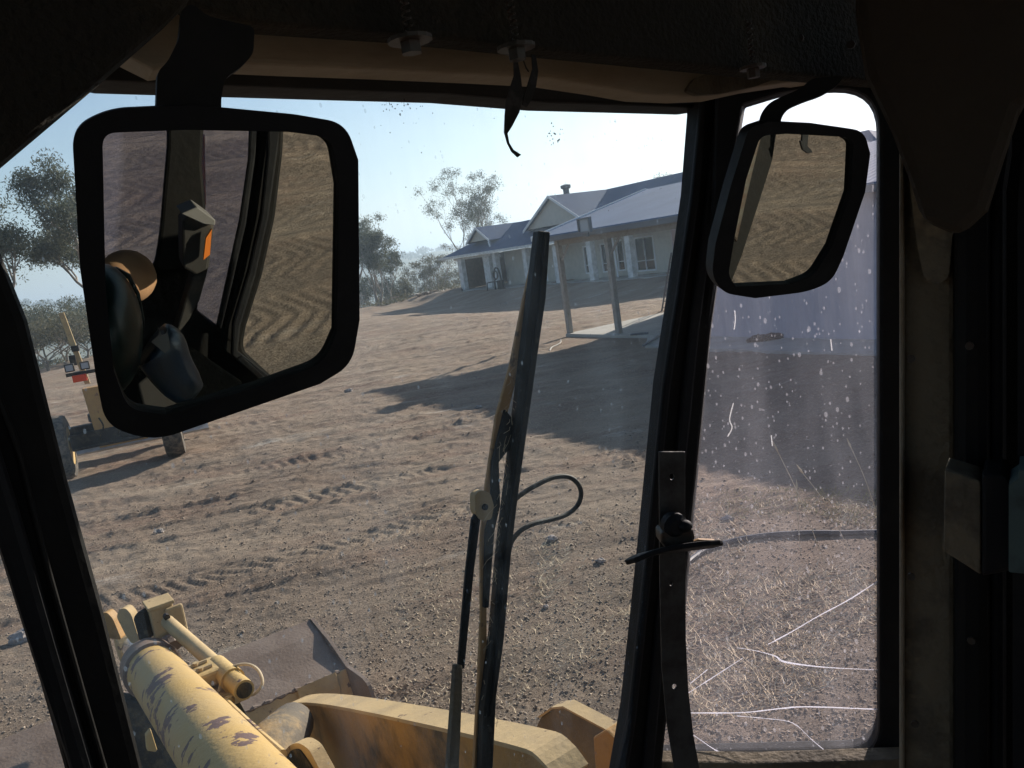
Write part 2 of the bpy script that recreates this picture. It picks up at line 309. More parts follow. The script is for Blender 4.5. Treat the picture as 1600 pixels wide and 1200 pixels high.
# ================================================================ GROUND
def vnoise(x,y,seed):
    xi=np.floor(x).astype(np.int64); yi=np.floor(y).astype(np.int64); xf=x-xi; yf=y-yi
    def h(a,b):
        q=(a*374761393+b*668265263+seed*1442695041)&0xffffffff; q=((q^(q>>13))*1274126177)&0xffffffff; return ((q^(q>>16))&0xffff)/65535.
    sx=xf*xf*(3-2*xf); sy=yf*yf*(3-2*yf)
    return (h(xi,yi)*(1-sx)+h(xi+1,yi)*sx)*(1-sy)+(h(xi,yi+1)*(1-sx)+h(xi+1,yi+1)*sx)*sy
def sst(x,a,b): t=np.clip((x-a)/(b-a),0,1); return t*t*(3-2*t)
def macro(x,y):
    u=x*UV[0]+y*UV[1]; v=x*VV[0]+y*VV[1]; r=np.hypot(x,y)
    z=-.65*sst(v,17,25)*(1-sst(v,27.5,32.2)*(1-sst(-u,73,79)))*sst(-u,22,34)
    drop=sst(r,74,100)*(-5)-9*sst(r,95,190)-12*sst(r,180,420)
    z=z+drop
    z=z-1.2*sst(-(x+16),0,25)*sst(y,25,60)
    a=np.arctan2(x,y)
    hill=(27+15*(vnoise(a*9+3,r*0,5)*1.1+vnoise(a*30,r*0,6)*.5))
    z=z+hill*sst(r,420,1050)+48*sst(r,1900,3600)*(vnoise(a*5+9,r*0,8)*.9+.35)
    z=z+6*(vnoise(x/160,y/160,3)-.5)*sst(r,150,500)
    return z
TR=[]   # tyre tracks: (polyline, half-width, depth, lug period)
def trk(px,hw=.26,dp=.02,per=.17): TR.append(([G(*p)[:2] for p in px],hw,dp,per))
trk([(110,790),(330,745),(620,700),(860,690),(1100,740)],.24,.022,.2)
trk([(150,850),(400,800),(640,745),(860,715),(1060,715)],.26,.03,.22)
trk([(100,960),(330,905),(560,845),(700,800),(900,720),(1060,690)],.25,.026,.18)
trk([(120,820),(400,770),(640,700),(760,650)],.02,.04,.4)
trk([(230,960),(450,905),(640,850),(760,820)],.02,.045,.4)
trk([(540,720),(700,670),(800,650)],.02,.04,.4)
trk([(380,560),(600,540),(820,500)],.3,.05,.4)
trk([(560,520),(700,500),(860,500),(1000,470)],.3,.03,.3)
trk([(300,640),(600,560),(800,520)],.3,.03,.3)
trk([(200,690),(500,650),(760,640),(1050,600)],.3,.02,.25)
trk([(250,1000),(500,910),(760,850),(1000,800)],.2,.012,.16)
for k in range(9):   # swaths behind the machine, seen in the mirrors
    c0=np.array([1.0,-4.2])+np.array([.35,-.94])*k*.95
    d=np.array([.93,.37]); TR.append(([c0-d*6,c0+d*0+np.array([.1,.15]),c0+d*9],.33,.028,.15))
def height(x,y):
    r=np.hypot(x,y); z=macro(x,y)
    fade=1-sst(r,60,110)
    n=(vnoise(x*.35,y*.5,1)-.5)*.10*fade*sst(r,3,9)+(vnoise(x*1.1,y*1.7,2)-.5)*.05*fade
    n+= ((vnoise(x*4,y*6,3)-.5)*.034*fade+(vnoise(x*11,y*13,4)-.5)*.024*(1-sst(r,25,50)))*(.35+.65*sst(r,6,12))
    sa=x*.96+y*.26; sc_=-x*.26+y*.96; n+=(.4+.6*sst(r,6,11))*((vnoise(sa*.45,sc_*3.3,21)-.5)*.055+(vnoise(sa*1.1,sc_*9,22)-.5)*.036)*fade*(1-sst(y,-3,1)*0)*sst(y,0,4)
    rough=.4+1.2*sst(vnoise(x*.6,y*.9,17),.4,.8)
    cl=vnoise(x*34,y*36,5); n+=(np.maximum(cl-.6,0)*.011*rough+(vnoise(x*60,y*60,6)-.5)*.006)*(1-sst(r,14,26))
    for pl,hw,dp,per in TR:
        best=np.full(x.shape,9.); al=np.zeros(x.shape); acc=0
        for a,b in zip(pl[:-1],pl[1:]):
            d=b-a; L=np.linalg.norm(d); d=d/L; t=np.clip((x-a[0])*d[0]+(y-a[1])*d[1],0,L); px_=x-a[0]-d[0]*t; py_=y-a[1]-d[1]*t; c=np.hypot(px_,py_); sg=np.sign(px_*d[1]-py_*d[0])
            q=c<abs(best); best=np.where(q,c*sg,best); al=np.where(q,acc+t,al); acc+=L
        ins=1-sst(abs(best),hw*.85,hw*1.1); wob=(vnoise(x*3,y*3,9)-.5)*.1+(vnoise(x*.9,y*.9,19)-.5)*.5
        s=np.sin(2*math.pi*((al+abs(best)*.8+wob)/per)); lug=sst(s,-.3,.4)
        pres=np.where(y>0,(.1+.9*sst(vnoise(x*.7+5,y*.7,10),.35,.75))*.7,.5+.5*sst(vnoise(x*.7+5,y*.7,10),.2,.6))
        n=n*(1-.35*ins)+ins*pres*dp*(lug-1.0)+np.exp(-((abs(best+.0)-hw*1.2)/.045)**2)*dp*1.5*(vnoise(x*5,y*5,14)+.2)*sst(vnoise(x*.5,y*.5,15),.3,.6)
    u=x*UV[0]+y*UV[1]; v=x*VV[0]+y*VV[1]
    flat=sst(v,12.2,13.2)*(1-sst(v,23,26))*sst(u,-21.2,-20.2); n=n*(1-.7*flat)-.02*flat
    # rubble windrow at the edge of the pad behind, left of the house
    n+=np.exp(-((r-70-3*vnoise(x*.1,y*.1,31))/2.0)**2)*.4*(vnoise(x*.5,y*.5,12))*(x<-3)
    return z+n
def gpolar():
    th=np.radians(np.concatenate([np.arange(-50,40,.13),np.arange(40,310,.5)]))
    rs=[.9]
    while rs[-1]<70: rs.append(rs[-1]*1.0048)
    while rs[-1]<5600: rs.append(rs[-1]*1.035)
    rs=np.array(rs); T,RR=np.meshgrid(th,rs); X=RR*np.sin(T); Y=RR*np.cos(T); Z=height(X,Y)
    nr,nt_=X.shape; V=np.stack([X.ravel(),Y.ravel(),Z.ravel()],1)
    i=np.arange(nr-1)[:,None]*nt_; j=np.arange(nt_)[None,:]; j2=(j+1)%nt_
    Fc=np.stack([(i+j),(i+nt_+j),(i+nt_+j2),(i+j2)],-1).reshape(-1,4)
    k=len(V); V=np.vstack([V,[[0,0,0]]]); 
    return V,Fc
gv,gf=gpolar(); gro=build('ground',(gv,gf),groundmat(),kind='structure',smooth=True,label='bare dirt yard with tyre tracks and gravel, falling to hazy hills')
def gz(x,y): return float(height(np.array([x]),np.array([y]))[0])
# slabs
mb=MB().prism([W(-20.1,14.0,-.3),W(-6,14.0,-.3),W(-6,23.6,-.3),W(-20.1,23.6,-.3)],(0,0,.36))
build('shed_slab',mb,'concrete',kind='structure',bevel=.01)
mb=MB().prism([W(-16.3,13.99,-.3),W(-15.0,12.75,-.3),W(-4,12.75,-.3),W(-4,13.99,-.3)],(0,0,.345))
build('apron_slab',mb,'concrete',kind='structure',bevel=.01)
mb=MB().prism([W(-72,32.3,-1.3),W(-22,32.3,-1.3),W(-22,47.5,-1.3),W(-72,41,-1.3),W(-66,47.5,-1.3)],(0,0,1.33))
build('house_slab',mb,'concrete',kind='structure')
# ================================================================ SHED
sh=empty('shed',W(-12,18.5,0),'corrugated iron shed with open post-supported bay on a concrete slab','shed')
zr=4.08; ze=3.02
def shedroof():
    m=MB(); t=.05
    for a,b,za,zb in((13.75,18.5,ze,zr),(18.5,23.4,zr,ze)):
        m.prism([W(-20.8,a,za),W(-4,a,za),W(-4,b,zb),W(-20.8,b,zb)],(0,0,t))
    return m
build('roof',shedroof(),'shedroof',sh)
mb=MB().box(W(-12.2,13.70,ze-.06),UV*8.25,VV*.05,UP*.075); build('gutter',mb,'gutter',sh,bevel=.01)
for a,b,za,zb in((13.72,18.5,ze,zr),(18.5,23.4,zr,ze)):
    mb=MB().prism([W(-20.85,a,za-.05),W(-20.85,b,zb-.05),W(-20.85,b,zb+.09),W(-20.85,a,za+.09)],UV*.045); build('barge_board',mb,'white',sh)
mb=MB(); mb.box(W(-9.5,14.1,1.5),UV*5.0,VV*.04,UP*1.45); build('wall',mb,'shedwall',sh)
mb=MB().box(W(-9.5,23.1,1.5),UV*5.0,VV*.04,UP*1.45).box(W(-4.5,18.6,1.9),UV*.04,VV*4.6,UP*1.9); build('wall',mb,'shedwall',sh)
mb=MB().prism([W(-14.5,14.15,.06),W(-14.5,23.05,.06),W(-14.5,23.05,2.95),W(-14.5,18.5,4.05),W(-14.5,14.15,2.95)],UV*.05); build('end_wall',mb,'shedwall',sh)
mb=MB().prism([W(-20.1,18.75,.06),W(-20.1,23.05,.06),W(-20.1,23.05,2.95),W(-20.1,18.75,3.95)],UV*.05); build('end_wall',mb,'shedwall',sh)
mb=MB().box(W(-17.3,14.15,ze-.20),UV*2.9,VV*.04,UP*.09); build('beam',mb,'post',sh)
mb=MB().box(W(-17.3,18.5,zr-.22),UV*2.9,VV*.05,UP*.1); build('beam',mb,'post',sh)
for u,v,h in((-20.05,14.15,2.85),(-17.75,14.2,2.85),(-20.05,23.2,2.85)):
    p=build('post',MB().box(W(u,v,h/2+.05),UV*.075,VV*.075,UP*(h/2)),'post',sh,bevel=.006)
    if v<20:
        s=1 
        build('brace',MB().tube([W(u+.03,v,2.25),W(u+.55,v+.02,2.80)],.035,6),'post',p)
p=empty('floodlight',W(-17.85,13.6,2.95),'square floodlight with dark frame hanging on the edge of the shed roof','floodlight')
mb=MB().prism([W(-18.12,13.5,2.97),W(-17.58,13.5,2.97),W(-17.58,13.5,3.38),W(-18.12,13.5,3.38)],VV*.1,[[W(-18.07,13.5,3.02),W(-17.63,13.5,3.02),W(-17.63,13.5,3.33),W(-18.07,13.5,3.33)]])
build('housing',mb,'gutter',p); build('lens',MB().box(W(-17.85,13.55,3.175),UV*.22,VV*.01,UP*.155),'lampglass',p); build('bracket',MB().box(W(-17.85,13.62,3.0),UV*.03,VV*.03,UP*.14),'gutter',p)
# things by the shed
p=empty('ladder',W(-20.4,18.7,0),'narrow dark ladder leaning up at the far corner of the shed slab','ladder')
a=G(1034,486);a[2]=.0; b=PD(1049,395,(a@ (M@np.array([0,0,-1.])) )*.97)
build('rail',MB().tube([a,b],.03,6),'gutter',p); o2=np.array([.28,.12,0]); build('rail',MB().tube([a+o2,b+o2],.03,6),'gutter',p)
for k in range(9):
    t=(k+.5)/9; build('rung',MB().tube([a+(b-a)*t,a+o2+(b-a)*t],.015,5),'gutter',p)
for i,(p0,p1,lb) in enumerate([((985,523),(1013,520),'short dark offcut lying flat on the shaded shed slab'),((1005,540),(1040,517),'long dark bar lying diagonally at the edge of the shed slab')]):
    a=G(*p0,.09);b=G(*p1,.09); build('steel_offcut',MB().tube([a,(a+b)/2+np.array([.05,.03,0]),b],.03,6),'gutter',org=(a[0],a[1],.06),label=lb,cat='offcut',group='offcuts on the shed slab')
pts=[G(x,y,.03) for x,y in((876,531),(876,535),(870,539),(862,543),(859,548))]
build('pipe_offcut',MB().tube(smoothpts(pts),.02,7),'concrete',org=pts[0],label='white bent pipe end poking out of the dirt beside the first shed post',cat='pipe',smooth='auto')
# dark heap on slab by the shed wall
def blob(c,rx,ry,rz_,seed,n=26,m=14,amp=.3):
    q=MB().ball(c,(rx,0,0),(0,ry,0),(0,0,rz_),n,m); V=np.array(q.v)-c; d=vnoise(V[:,0]*3.1/rx+seed,V[:,1]*3.1/ry+V[:,2]*2.7/rz_,seed); V=V*(1-amp/2+amp*d)[:,None]; q.v=[tuple(p) for p in V+c]; return q
c=G(1199,528,.09); q=blob(c,.36,.16,.10,5,26,12,.9)
for k in range(5): q.tube(smoothpts([c+rng.normal(0,1,3)*[.2,.1,.02]+UP*.06 for _ in range(4)],4),.02,6)
build('dark_bundle',q,'blackpipe',org=(c[0],c[1],.05),label='crumpled dark bundle lying on the slab against the shed wall',cat='bundle',smooth='auto')
# black poly pipe across the straw
pts=[G(x,y,.0) for x,y in((1060,895),(1085,872),(1110,857),(1150,845),(1200,836),(1260,830),(1320,828),(1380,828),(1480,836),(1600,850))]
pts=[np.array([p[0],p[1],gz(p[0],p[1])+.018]) for p in pts]
build('poly_pipe',MB().tube(smoothpts(pts,8),.027,10),'blackpipe',org=pts[0]*[1,1,0],label='long black poly pipe curving over the dry grass',cat='pipe',smooth='auto')
# ================================================================ HOUSE
ho=empty('farmhouse',W(-48,39,0),'long low homestead with blue-grey iron roof, gables and pillared verandah','house')
EV=32.6; EB=47.2; HE=2.95
def roofhip(u0,u1,v0,v1,z0,zr_,rise_v,hl,hr):
    vm=(v0+v1)/2; m=MB(); A=W(u0,v0,z0);B=W(u1,v0,z0);C=W(u1,v1,z0);D=W(u0,v1,z0);E_=W(u0+hl,vm,zr_);F_=W(u1-hr,vm,zr_)
    m.add([A,B,C,D,E_,F_],[(0,1,5,4),(2,3,4,5),(3,0,4),(1,2,5),(3,2,1,0)]); return m
build('roof',roofhip(-57.0,-20,EV+.02,EB,HE,6.3,0,3.2,7),'houseroof',ho)
build('roof',roofhip(-64.6,-50,EV,EV+9.5,HE-.02,5.05,0,4.6,3),'houseroof',ho)
mb=MB().box(W(-42.3,EV-.06,HE-.02),UV*22.4,VV*.06,UP*.09).box(W(-64.66,EV+4.7,HE-.02),UV*.06,VV*4.8,UP*.09); build('gutter',mb,'column',ho)
def gable(uc,hw,v,zb,za,vb):
    m=MB(); m.prism([W(uc-hw,v,zb),W(uc+hw,v,zb),W(uc,v,za)],VV*.05); g=build('gable',m,'cladding',ho)
    r=MB(); ov=.25; sl_=(za-zb)/hw
    for s in(-1,1): r.prism([W(uc,v-.3,za+.04),W(uc+s*(hw+ov),v-.3,zb-ov*sl_+.04),W(uc+s*(hw+ov),vb,zb-ov*sl_+.04),W(uc,vb,za+.04)],UP*.05)
    build('roof',r,'houseroof',g)
    for s in(-1,1):
        b=MB().prism([W(uc,v-.34,za-.08),W(uc+s*(hw+ov),v-.34,zb-ov*sl_-.08),W(uc+s*(hw+ov),v-.34,zb-ov*sl_+.12),W(uc,v-.34,za+.12)],VV*.04); build('barge_board',b,'white',g)
gable(-49.1,3.7,34.6,4.15,6.2,39.6)
gable(-59.2,1.75,33.9,3.95,5.0,38)
vent=build('roof_vent',MB().tube([W(-53.2,39.0,6.0),W(-53.2,39.0,6.95)],.25,12).tube([W(-53.2,39,6.95),W(-53.2,39,7.05),W(-53.2,39,7.25),W(-53.2,39,7.32)],[.28,.42,.42,.15],12),'gutter',ho)
# verandah ceiling, walls
build('soffit',MB().box(W(-42.5,33.9,HE-.16),UV*22,VV*1.2,UP*.02),'column',ho)
WV=35.0
def wall_with(u0,u1,holes,m,v=WV):
    q=MB(); q.prism([W(u0,v,.02),W(u1,v,.02),W(u1,v,HE-.18),W(u0,v,HE-.18)],VV*.15,[[W(a,v,z0),W(b,v,z0),W(b,v,z1),W(a,v,z1)] for a,b,z0,z1 in holes]); build('wall',q,m,ho)
wins=[(-53.0,-51.6,.15,2.35),(-46.6,-45.8,.4,2.3),(-44.6,-43.9,.4,2.3),(-42.9,-42.2,.4,2.4),(-41.0,-39.2,.25,2.4),(-35.3,-32.9,.45,2.45),(-30.6,-28.2,.45,2.45)]
wall_with(-57.6,-24,wins,'cladding')
for a,b,z0,z1 in wins:
    q=MB(); t=.05; q.prism([W(a-.05,WV-.03,z0-.05),W(b+.05,WV-.03,z0-.05),W(b+.05,WV-.03,z1+.05),W(a-.05,WV-.03,z1+.05)],VV*.08,[[W(a+t,WV-.03,z0+t),W(b-t,WV-.03,z0+t),W(b-t,WV-.03,z1-t),W(a+t,WV-.03,z1-t)]])
    if b-a>1.2: q.box(W((a+b)/2,WV,(z0+z1)/2),UV*.025,VV*.03,UP*((z1-z0)/2-.04))
    q.box(W((a+b)/2,WV+.002,z0+(z1-z0)*.3),UV*((b-a)/2-.04),VV*.03,UP*.02)
    f=build('window',q,'white',ho); build('pane',MB().box(W((a+b)/2,WV+.07,(z0+z1)/2),UV*((b-a)/2),VV*.01,UP*((z1-z0)/2)),'glassdark',f)
# open garage bay at the left end
q=MB(); q.box(W(-59.8,41.0,1.4),UV*3.2,VV*.08,UP*1.35); build('wall',q,'brick',ho)
build('wall',MB().box(W(-57.5,38,1.4),UV*.08,VV*3.0,UP*1.35),'column',ho)
build('wall',MB().box(W(-62.9,37.5,1.4),UV*.08,VV*3.5,UP*1.35),'brick',ho)
build('lintel',MB().box(W(-59.9,33.3,2.7),UV*3.2,VV*.12,UP*.11),'column',ho)
for u in(-61.8,-55.9,-51.4,-47.4,-43.4,-39.4,-31.5):
    hwid=.34 if u<-61 else .24
    c=build('column',MB().box(W(u,33.2,1.42),UV*hwid,VV*.2,UP*1.40),'column',ho,bevel=.01)
build('column',MB().box(W(-57.9,33.6,1.42),UV*.5,VV*.2,UP*1.40),'column',ho)
for u,v,z1 in((-45.0,34.2,4.1),(-57.2,33.5,3.75),(-41.2,33.35,2.9)):
    build('downpipe',MB().tube([W(u,v,z1),W(u+.1,v+.02,z1-.45 if z1>3 else .1)],.06,7),'white',ho)
# barrow standing on end
p=empty('wheelbarrow',W(-54.2,32.0,-.6),'dark tubular wheelbarrow standing on end beside the verandah pillar','wheelbarrow')
b0=W(-53.9,31.9,-.65); 
loop=[b0+UV*x+UP*z for x,z in((-.6,.0),(-.5,1.0),(-.42,1.9),(-.15,2.25),(.15,2.25),(.42,1.9),(.55,1.0),(.62,0))]
build('frame',MB().tube(smoothpts(loop),.07,7),'dark',p,smooth='auto')
loop=[b0+UV*x+UP*z-VV*.3 for x,z in((-1.3,.4),(-1.2,1.2),(-.5,1.25),(.5,1.25))]
build('handle',MB().tube(loop,.05,6),'dark',p)
wh=MB(); th=np.linspace(0,2*math.pi,25); wh.tube([b0+UV*.32*math.cos(t)+UP*(1.75+.32*math.sin(t))-VV*.15 for t in th],.06,7); build('wheel',wh,'dark',p,smooth='auto')
build('tray',MB().prism([b0+UV*x+UP*z+VV*.1 for x,z in((-.42,.6),(.42,.6),(.36,1.3),(-.36,1.3))],VV*.25),'dark',p,bevel=.03)
# rubble/offcuts left of house slab
for i,(x,y,lb) in enumerate([(716,452,'low pile of broken offcuts on the slab edge by the garage opening'),(668,458,'low heap of building rubble left of the house slab')]):
    c=G(x,y,.1); q=MB()
    for k in range(14): 
        d=rng.normal(0,1,3)*[.9,.5,.05]; e=rng.uniform(.1,.45,3)*[1,.5,.25]; t=rng.uniform(0,3); ax=np.array([math.cos(t),math.sin(t),rng.normal(0,.15)]); q.box(c+d,ax*e[0],np.array([-ax[1],ax[0],0])*e[1],UP*e[2])
    build('rubble_pile',q,'gravel',org=(c[0],c[1],0),label=lb,cat='rubble',kind='stuff')
# ================================================================ FENCE
fp=[G(x,y,-.8) for x,y in((545,505),(569,486),(605,476),(640,470))]
fe=empty('wire_fence',(fp[0][0],fp[0][1],gz(*fp[0][:2])),'pale post and wire fence behind the yard beside the slender gum tree','fence')
tops=[]
for q_ in fp:
    z=gz(q_[0],q_[1]); build('post',MB().tube([(q_[0],q_[1],z-.2),(q_[0],q_[1],z+1.75)],.07,7),'post',fe); tops.append(np.array([q_[0],q_[1],z]))
for h in(.5,1.0,1.5): build('wire',MB().tube([t+UP*h for t in tops],.012,4),'gutter',fe)
# ================================================================ TREES
def tree(name,base,ht,spread,label,trunk_r=.25,clumps=90,leaves=70,leafsz=.16,start=.35,seed=1,mat_='leaf',group='gum trees around the yard',stems=1,csz=.9,cat='tree',lean=0.,flat=1.0):
    rg=np.random.default_rng(seed); base=np.array(base,float); rt=empty(name,base,label,cat,group)
    tm=MB(); tips=[]
    def branch(p,d,L,r,lev):
        n=4; pts=[p]; q=p.copy(); dd=d.copy()
        for i in range(n):
            dd=nv(dd+rg.normal(0,.16,3)+np.array([0,0,.10])); q=q+dd*L/n; pts.append(q.copy())
        tm.tube(pts,[r*(1-.45*i/n) for i in range(n+1)],7 if lev<2 else 4,False)
        if lev>=3 or L<spread*.16: tips.append(q); 
        else:
            k=rg.integers(2,4) if lev else rg.integers(3,5)
            for j in range(k):
                i=rg.integers(2,n+1); th=rg.uniform(0,2*math.pi); o=np.array([math.cos(th),math.sin(th),rg.uniform(.1,.9)]); nd=nv(dd*.7+o*.85); branch(pts[i],nd,L*rg.uniform(.55,.8),r*.5,lev+1)
            branch(q,dd,L*.6,r*.5,lev+1)
    for s in range(stems):
        th=rg.uniform(0,6.28); d=nv([lean+ (.25*math.cos(th) if stems>1 else 0),.25*math.sin(th) if stems>1 else 0,1]); L=ht*start
        pts=[base-UP*.5]; q=base.copy(); dd=d
        for i in range(4): dd=nv(dd+rg.normal(0,.05,3)); q=q+dd*L/4; pts.append(q.copy())
        tm.tube(pts,[trunk_r*(1.15-.12*i) for i in range(5)],9,False)
        k=rg.integers(3,6)
        for j in range(k):
            th=2*math.pi*j/k+rg.uniform(-.4,.4); branch(q-dd*rg.uniform(0,L*.25),nv([math.cos(th)*spread/ht*1.3,math.sin(th)*spread/ht*1.3,1]),ht*(1-start)*rg.uniform(.35,.6),trunk_r*.5,1)
    tips=np.array(tips); top=tips[:,2].max(); sc=(base[2]+ht-base[2]-L)/(top-base[2]-L)
    # fit the crown to the height and spread
    def fit(V):
        V=V.copy(); z=V[:,2]-base[2]; m=z>L; z2=np.where(m,L+(z-L)*sc,z); V[:,2]=base[2]+z2
        rad=max(np.percentile(np.hypot(tips[:,0]-base[0],tips[:,1]-base[1]),92),.1); k=np.where(m,1+(spread/rad-1)*np.clip((z-L)/(L*.5+.1),0,1),1)
        V[:,0]=base[0]+(V[:,0]-base[0])*k; V[:,1]=base[1]+(V[:,1]-base[1])*k; return V
    tm.v=[tuple(p) for p in fit(np.array(tm.v))]; tips=fit(tips)
    build('trunk',tm,'bark',rt,smooth=True)
    idx=rg.choice(len(tips),min(clumps,len(tips)),replace=False) if len(tips)>clumps else np.arange(len(tips))
    C=[]
    for i in idx:
        for e in range(max(1,int(round(clumps/len(idx))))): C.append(tips[i]+rg.normal(0,.25*csz*(e>0),3))
    leaves=int(leaves*1.7); leafsz*=.74; C=np.array(C); n=len(C)*leaves
    ctr=np.repeat(C,leaves,0); cs=np.repeat(rg.uniform(.55,1.25,len(C))*csz,leaves)[:,None]
    off=rg.normal(0,.52,(n,3)); off/=np.maximum(1,np.linalg.norm(off,axis=1)/1.15)[:,None]; off[:,2]*=.75*flat
    P=ctr+off*cs; P[:,2]-=np.abs(rg.normal(0,.1,n))*cs[:,0]
    a=rg.normal(0,1,(n,3)); a[:,2]-=.6; a/=np.linalg.norm(a,axis=1)[:,None]; b=np.cross(a,rg.normal(0,1,(n,3))); b/=np.linalg.norm(b,axis=1)[:,None]
    s=leafsz*rg.uniform(.6,1.4,(n,1)); V=np.stack([P-a*s,P+b*s*.32,P+a*s,P-b*s*.32],1).reshape(-1,3); Fc=np.arange(4*n).reshape(-1,4)
    build('crown',(V,Fc),mat_,rt); return rt
def tb(x,d,zoff=None):   # foot of a tree: bearing of pixel column x near the skyline, distance d
    r=ray(x,420); q=r[:2]/np.hypot(*r[:2])*d; return (q[0],q[1],gz(q[0],q[1])-.1)
def tt(x,y,b): # height so that the crown top reaches pixel y
    r=ray(x,y); d=math.hypot(b[0],b[1]); return H+r[2]/math.hypot(r[0],r[1])*d-b[2]
def T(x,ytop,d,spread,label,**k):
    b=tb(x,d); tree(k.pop('name','gum_tree'),b,tt(x,ytop,b),spread,label,**k)
T(754,262,98,4.6,'tall open-crowned gum tree rising behind the house roof',seed=17,clumps=150,leaves=46,leafsz=.13,start=.38,stems=2,csz=.8,trunk_r=.2)
T(1079,271,112,3,'gum tree whose tip just shows over the main house ridge',seed=4,clumps=30,leaves=50,leafsz=.2,trunk_r=.2)
T(138,272,47,3.7,'large leafy gum tree behind the grader, left of the rear-view mirror',seed=23,clumps=170,leaves=90,leafsz=.11,start=.42,csz=.72,trunk_r=.2)
T(-20,300,44,2.5,'gum tree cut off by the far left edge of the photo',seed=9,clumps=80,leaves=90,leafsz=.11,start=.4,csz=.8)
T(548,348,84,2.6,'gum tree half hidden by the right rim of the rear-view mirror',seed=12,clumps=60,leaves=80,leafsz=.15,start=.4,csz=.9,mat_='leafdry')
T(584,338,76,2.3,'tall slender gum tree just right of the rear-view mirror',seed=31,clumps=150,leaves=60,leafsz=.12,start=.2,csz=.6,trunk_r=.15,stems=2)
T(604,396,82,2.0,'thin sparse gum sapling between the slender gum and the round gum',seed=37,clumps=40,leaves=60,leafsz=.14,start=.35,csz=.7,trunk_r=.1)
T(662,390,100,2.9,'round spreading gum tree left of the house',seed=41,clumps=130,leaves=50,leafsz=.14,start=.28,csz=.6,trunk_r=.2,stems=2,mat_='leafdry')
T(70,472,76,4.5,'hazy scrubby gum beyond the yard at the left, tallest of its clump',seed=51,clumps=110,leaves=60,leafsz=.16,start=.25,csz=1.0,stems=2,trunk_r=.09)
T(38,492,66,3.2,'low bushy gum beside the dark left window post',seed=52,clumps=80,leaves=60,leafsz=.15,start=.2,csz=1.0,stems=2,trunk_r=.09,mat_='leafdry')
T(105,492,70,3.2,'low bushy gum behind the raised pole of the grader',seed=53,clumps=80,leaves=60,leafsz=.15,start=.2,csz=1.0,stems=2,trunk_r=.09)
T(8,500,80,3.2,'low bushy gum at the left edge under the treeline',seed=54,clumps=80,leaves=60,leafsz=.15,start=.2,csz=1.0,stems=2,trunk_r=.09)
T(625,440,90,2.2,'small scrubby tree beyond the wire fence',seed=61,clumps=50,leaves=60,leafsz=.15,start=.2,csz=.8,mat_='leafdry')
T(575,436,88,2.4,'small bushy tree at the foot of the slender gum',seed=62,clumps=50,leaves=60,leafsz=.15,start=.2,csz=.8)
T(694,425,105,2.6,'small bushy tree nearest the left end of the house',seed=63,clumps=50,leaves=60,leafsz=.17,start=.2,csz=.9,mat_='leafdry')
# woodland on the hills (clumps nobody could count)
def woodland():
    n=5200; a=np.radians(rng.uniform(-48,40,n)); r=120*np.exp(rng.uniform(0,1,n)**.9*math.log(3200/120)); x=r*np.sin(a); y=r*np.cos(a)
    keep=vnoise(x/90,y/90,77)>.36; x,y,r=x[keep],y[keep],r[keep]; z=height(x,y); n=len(x)
    L=34; Vs=[]; s=rng.uniform(2.2,4.2,n)*(1+r/2500)
    off=rng.normal(0,1,(n,L,3)); off/=np.linalg.norm(off,axis=2)[:,:,None]; off*=rng.uniform(.4,1,(n,L,1)); off[:,:,2]=off[:,:,2]*.75+.9
    P=np.stack([x,y,z],1)[:,None,:]+off*s[:,None,None]
    q=rng.normal(0,1,(n,L,3)); q/=np.linalg.norm(q,axis=2)[:,:,None]; w_=np.cross(q,rng.normal(0,1,(n,L,3))); w_/=np.linalg.norm(w_,axis=2)[:,:,None]; k=(s*.42)[:,None,None]
    V=np.stack([P-q*k,P+w_*k*.8,P+q*k],2).reshape(-1,3); return V,np.arange(len(V)).reshape(-1,3)
build('woodland',woodland(),'wood',kind='stuff',label='hazy eucalypt woodland covering the far hills',cat='woodland')
# low scrub along the pad edge
def scrub():
    n=900; a=np.radians(rng.uniform(-36,2,n)); r=rng.uniform(73,100,n); x=r*np.sin(a); y=r*np.cos(a); z=height(x,y); L=26
    s=rng.uniform(.3,.95,n); off=rng.normal(0,1,(n,L,3))*.6; off[:,:,2]=abs(off[:,:,2]); P=np.stack([x,y,z],1)[:,None,:]+off*s[:,None,None]
    q=rng.normal(0,1,(n,L,3)); q[:,:,2]+=1; q/=np.linalg.norm(q,axis=2)[:,:,None]; w_=np.cross(q,rng.normal(0,1,(n,L,3))); w_/=np.linalg.norm(w_,axis=2)[:,:,None]; k=.16
    V=np.stack([P-q*k,P+w_*k*.5,P+q*k],2).reshape(-1,3); return V,np.arange(len(V)).reshape(-1,3)
build('scrub',scrub(),'leafdry',kind='stuff',label='dry scrub and long grass along the edge of the yard',cat='scrub')
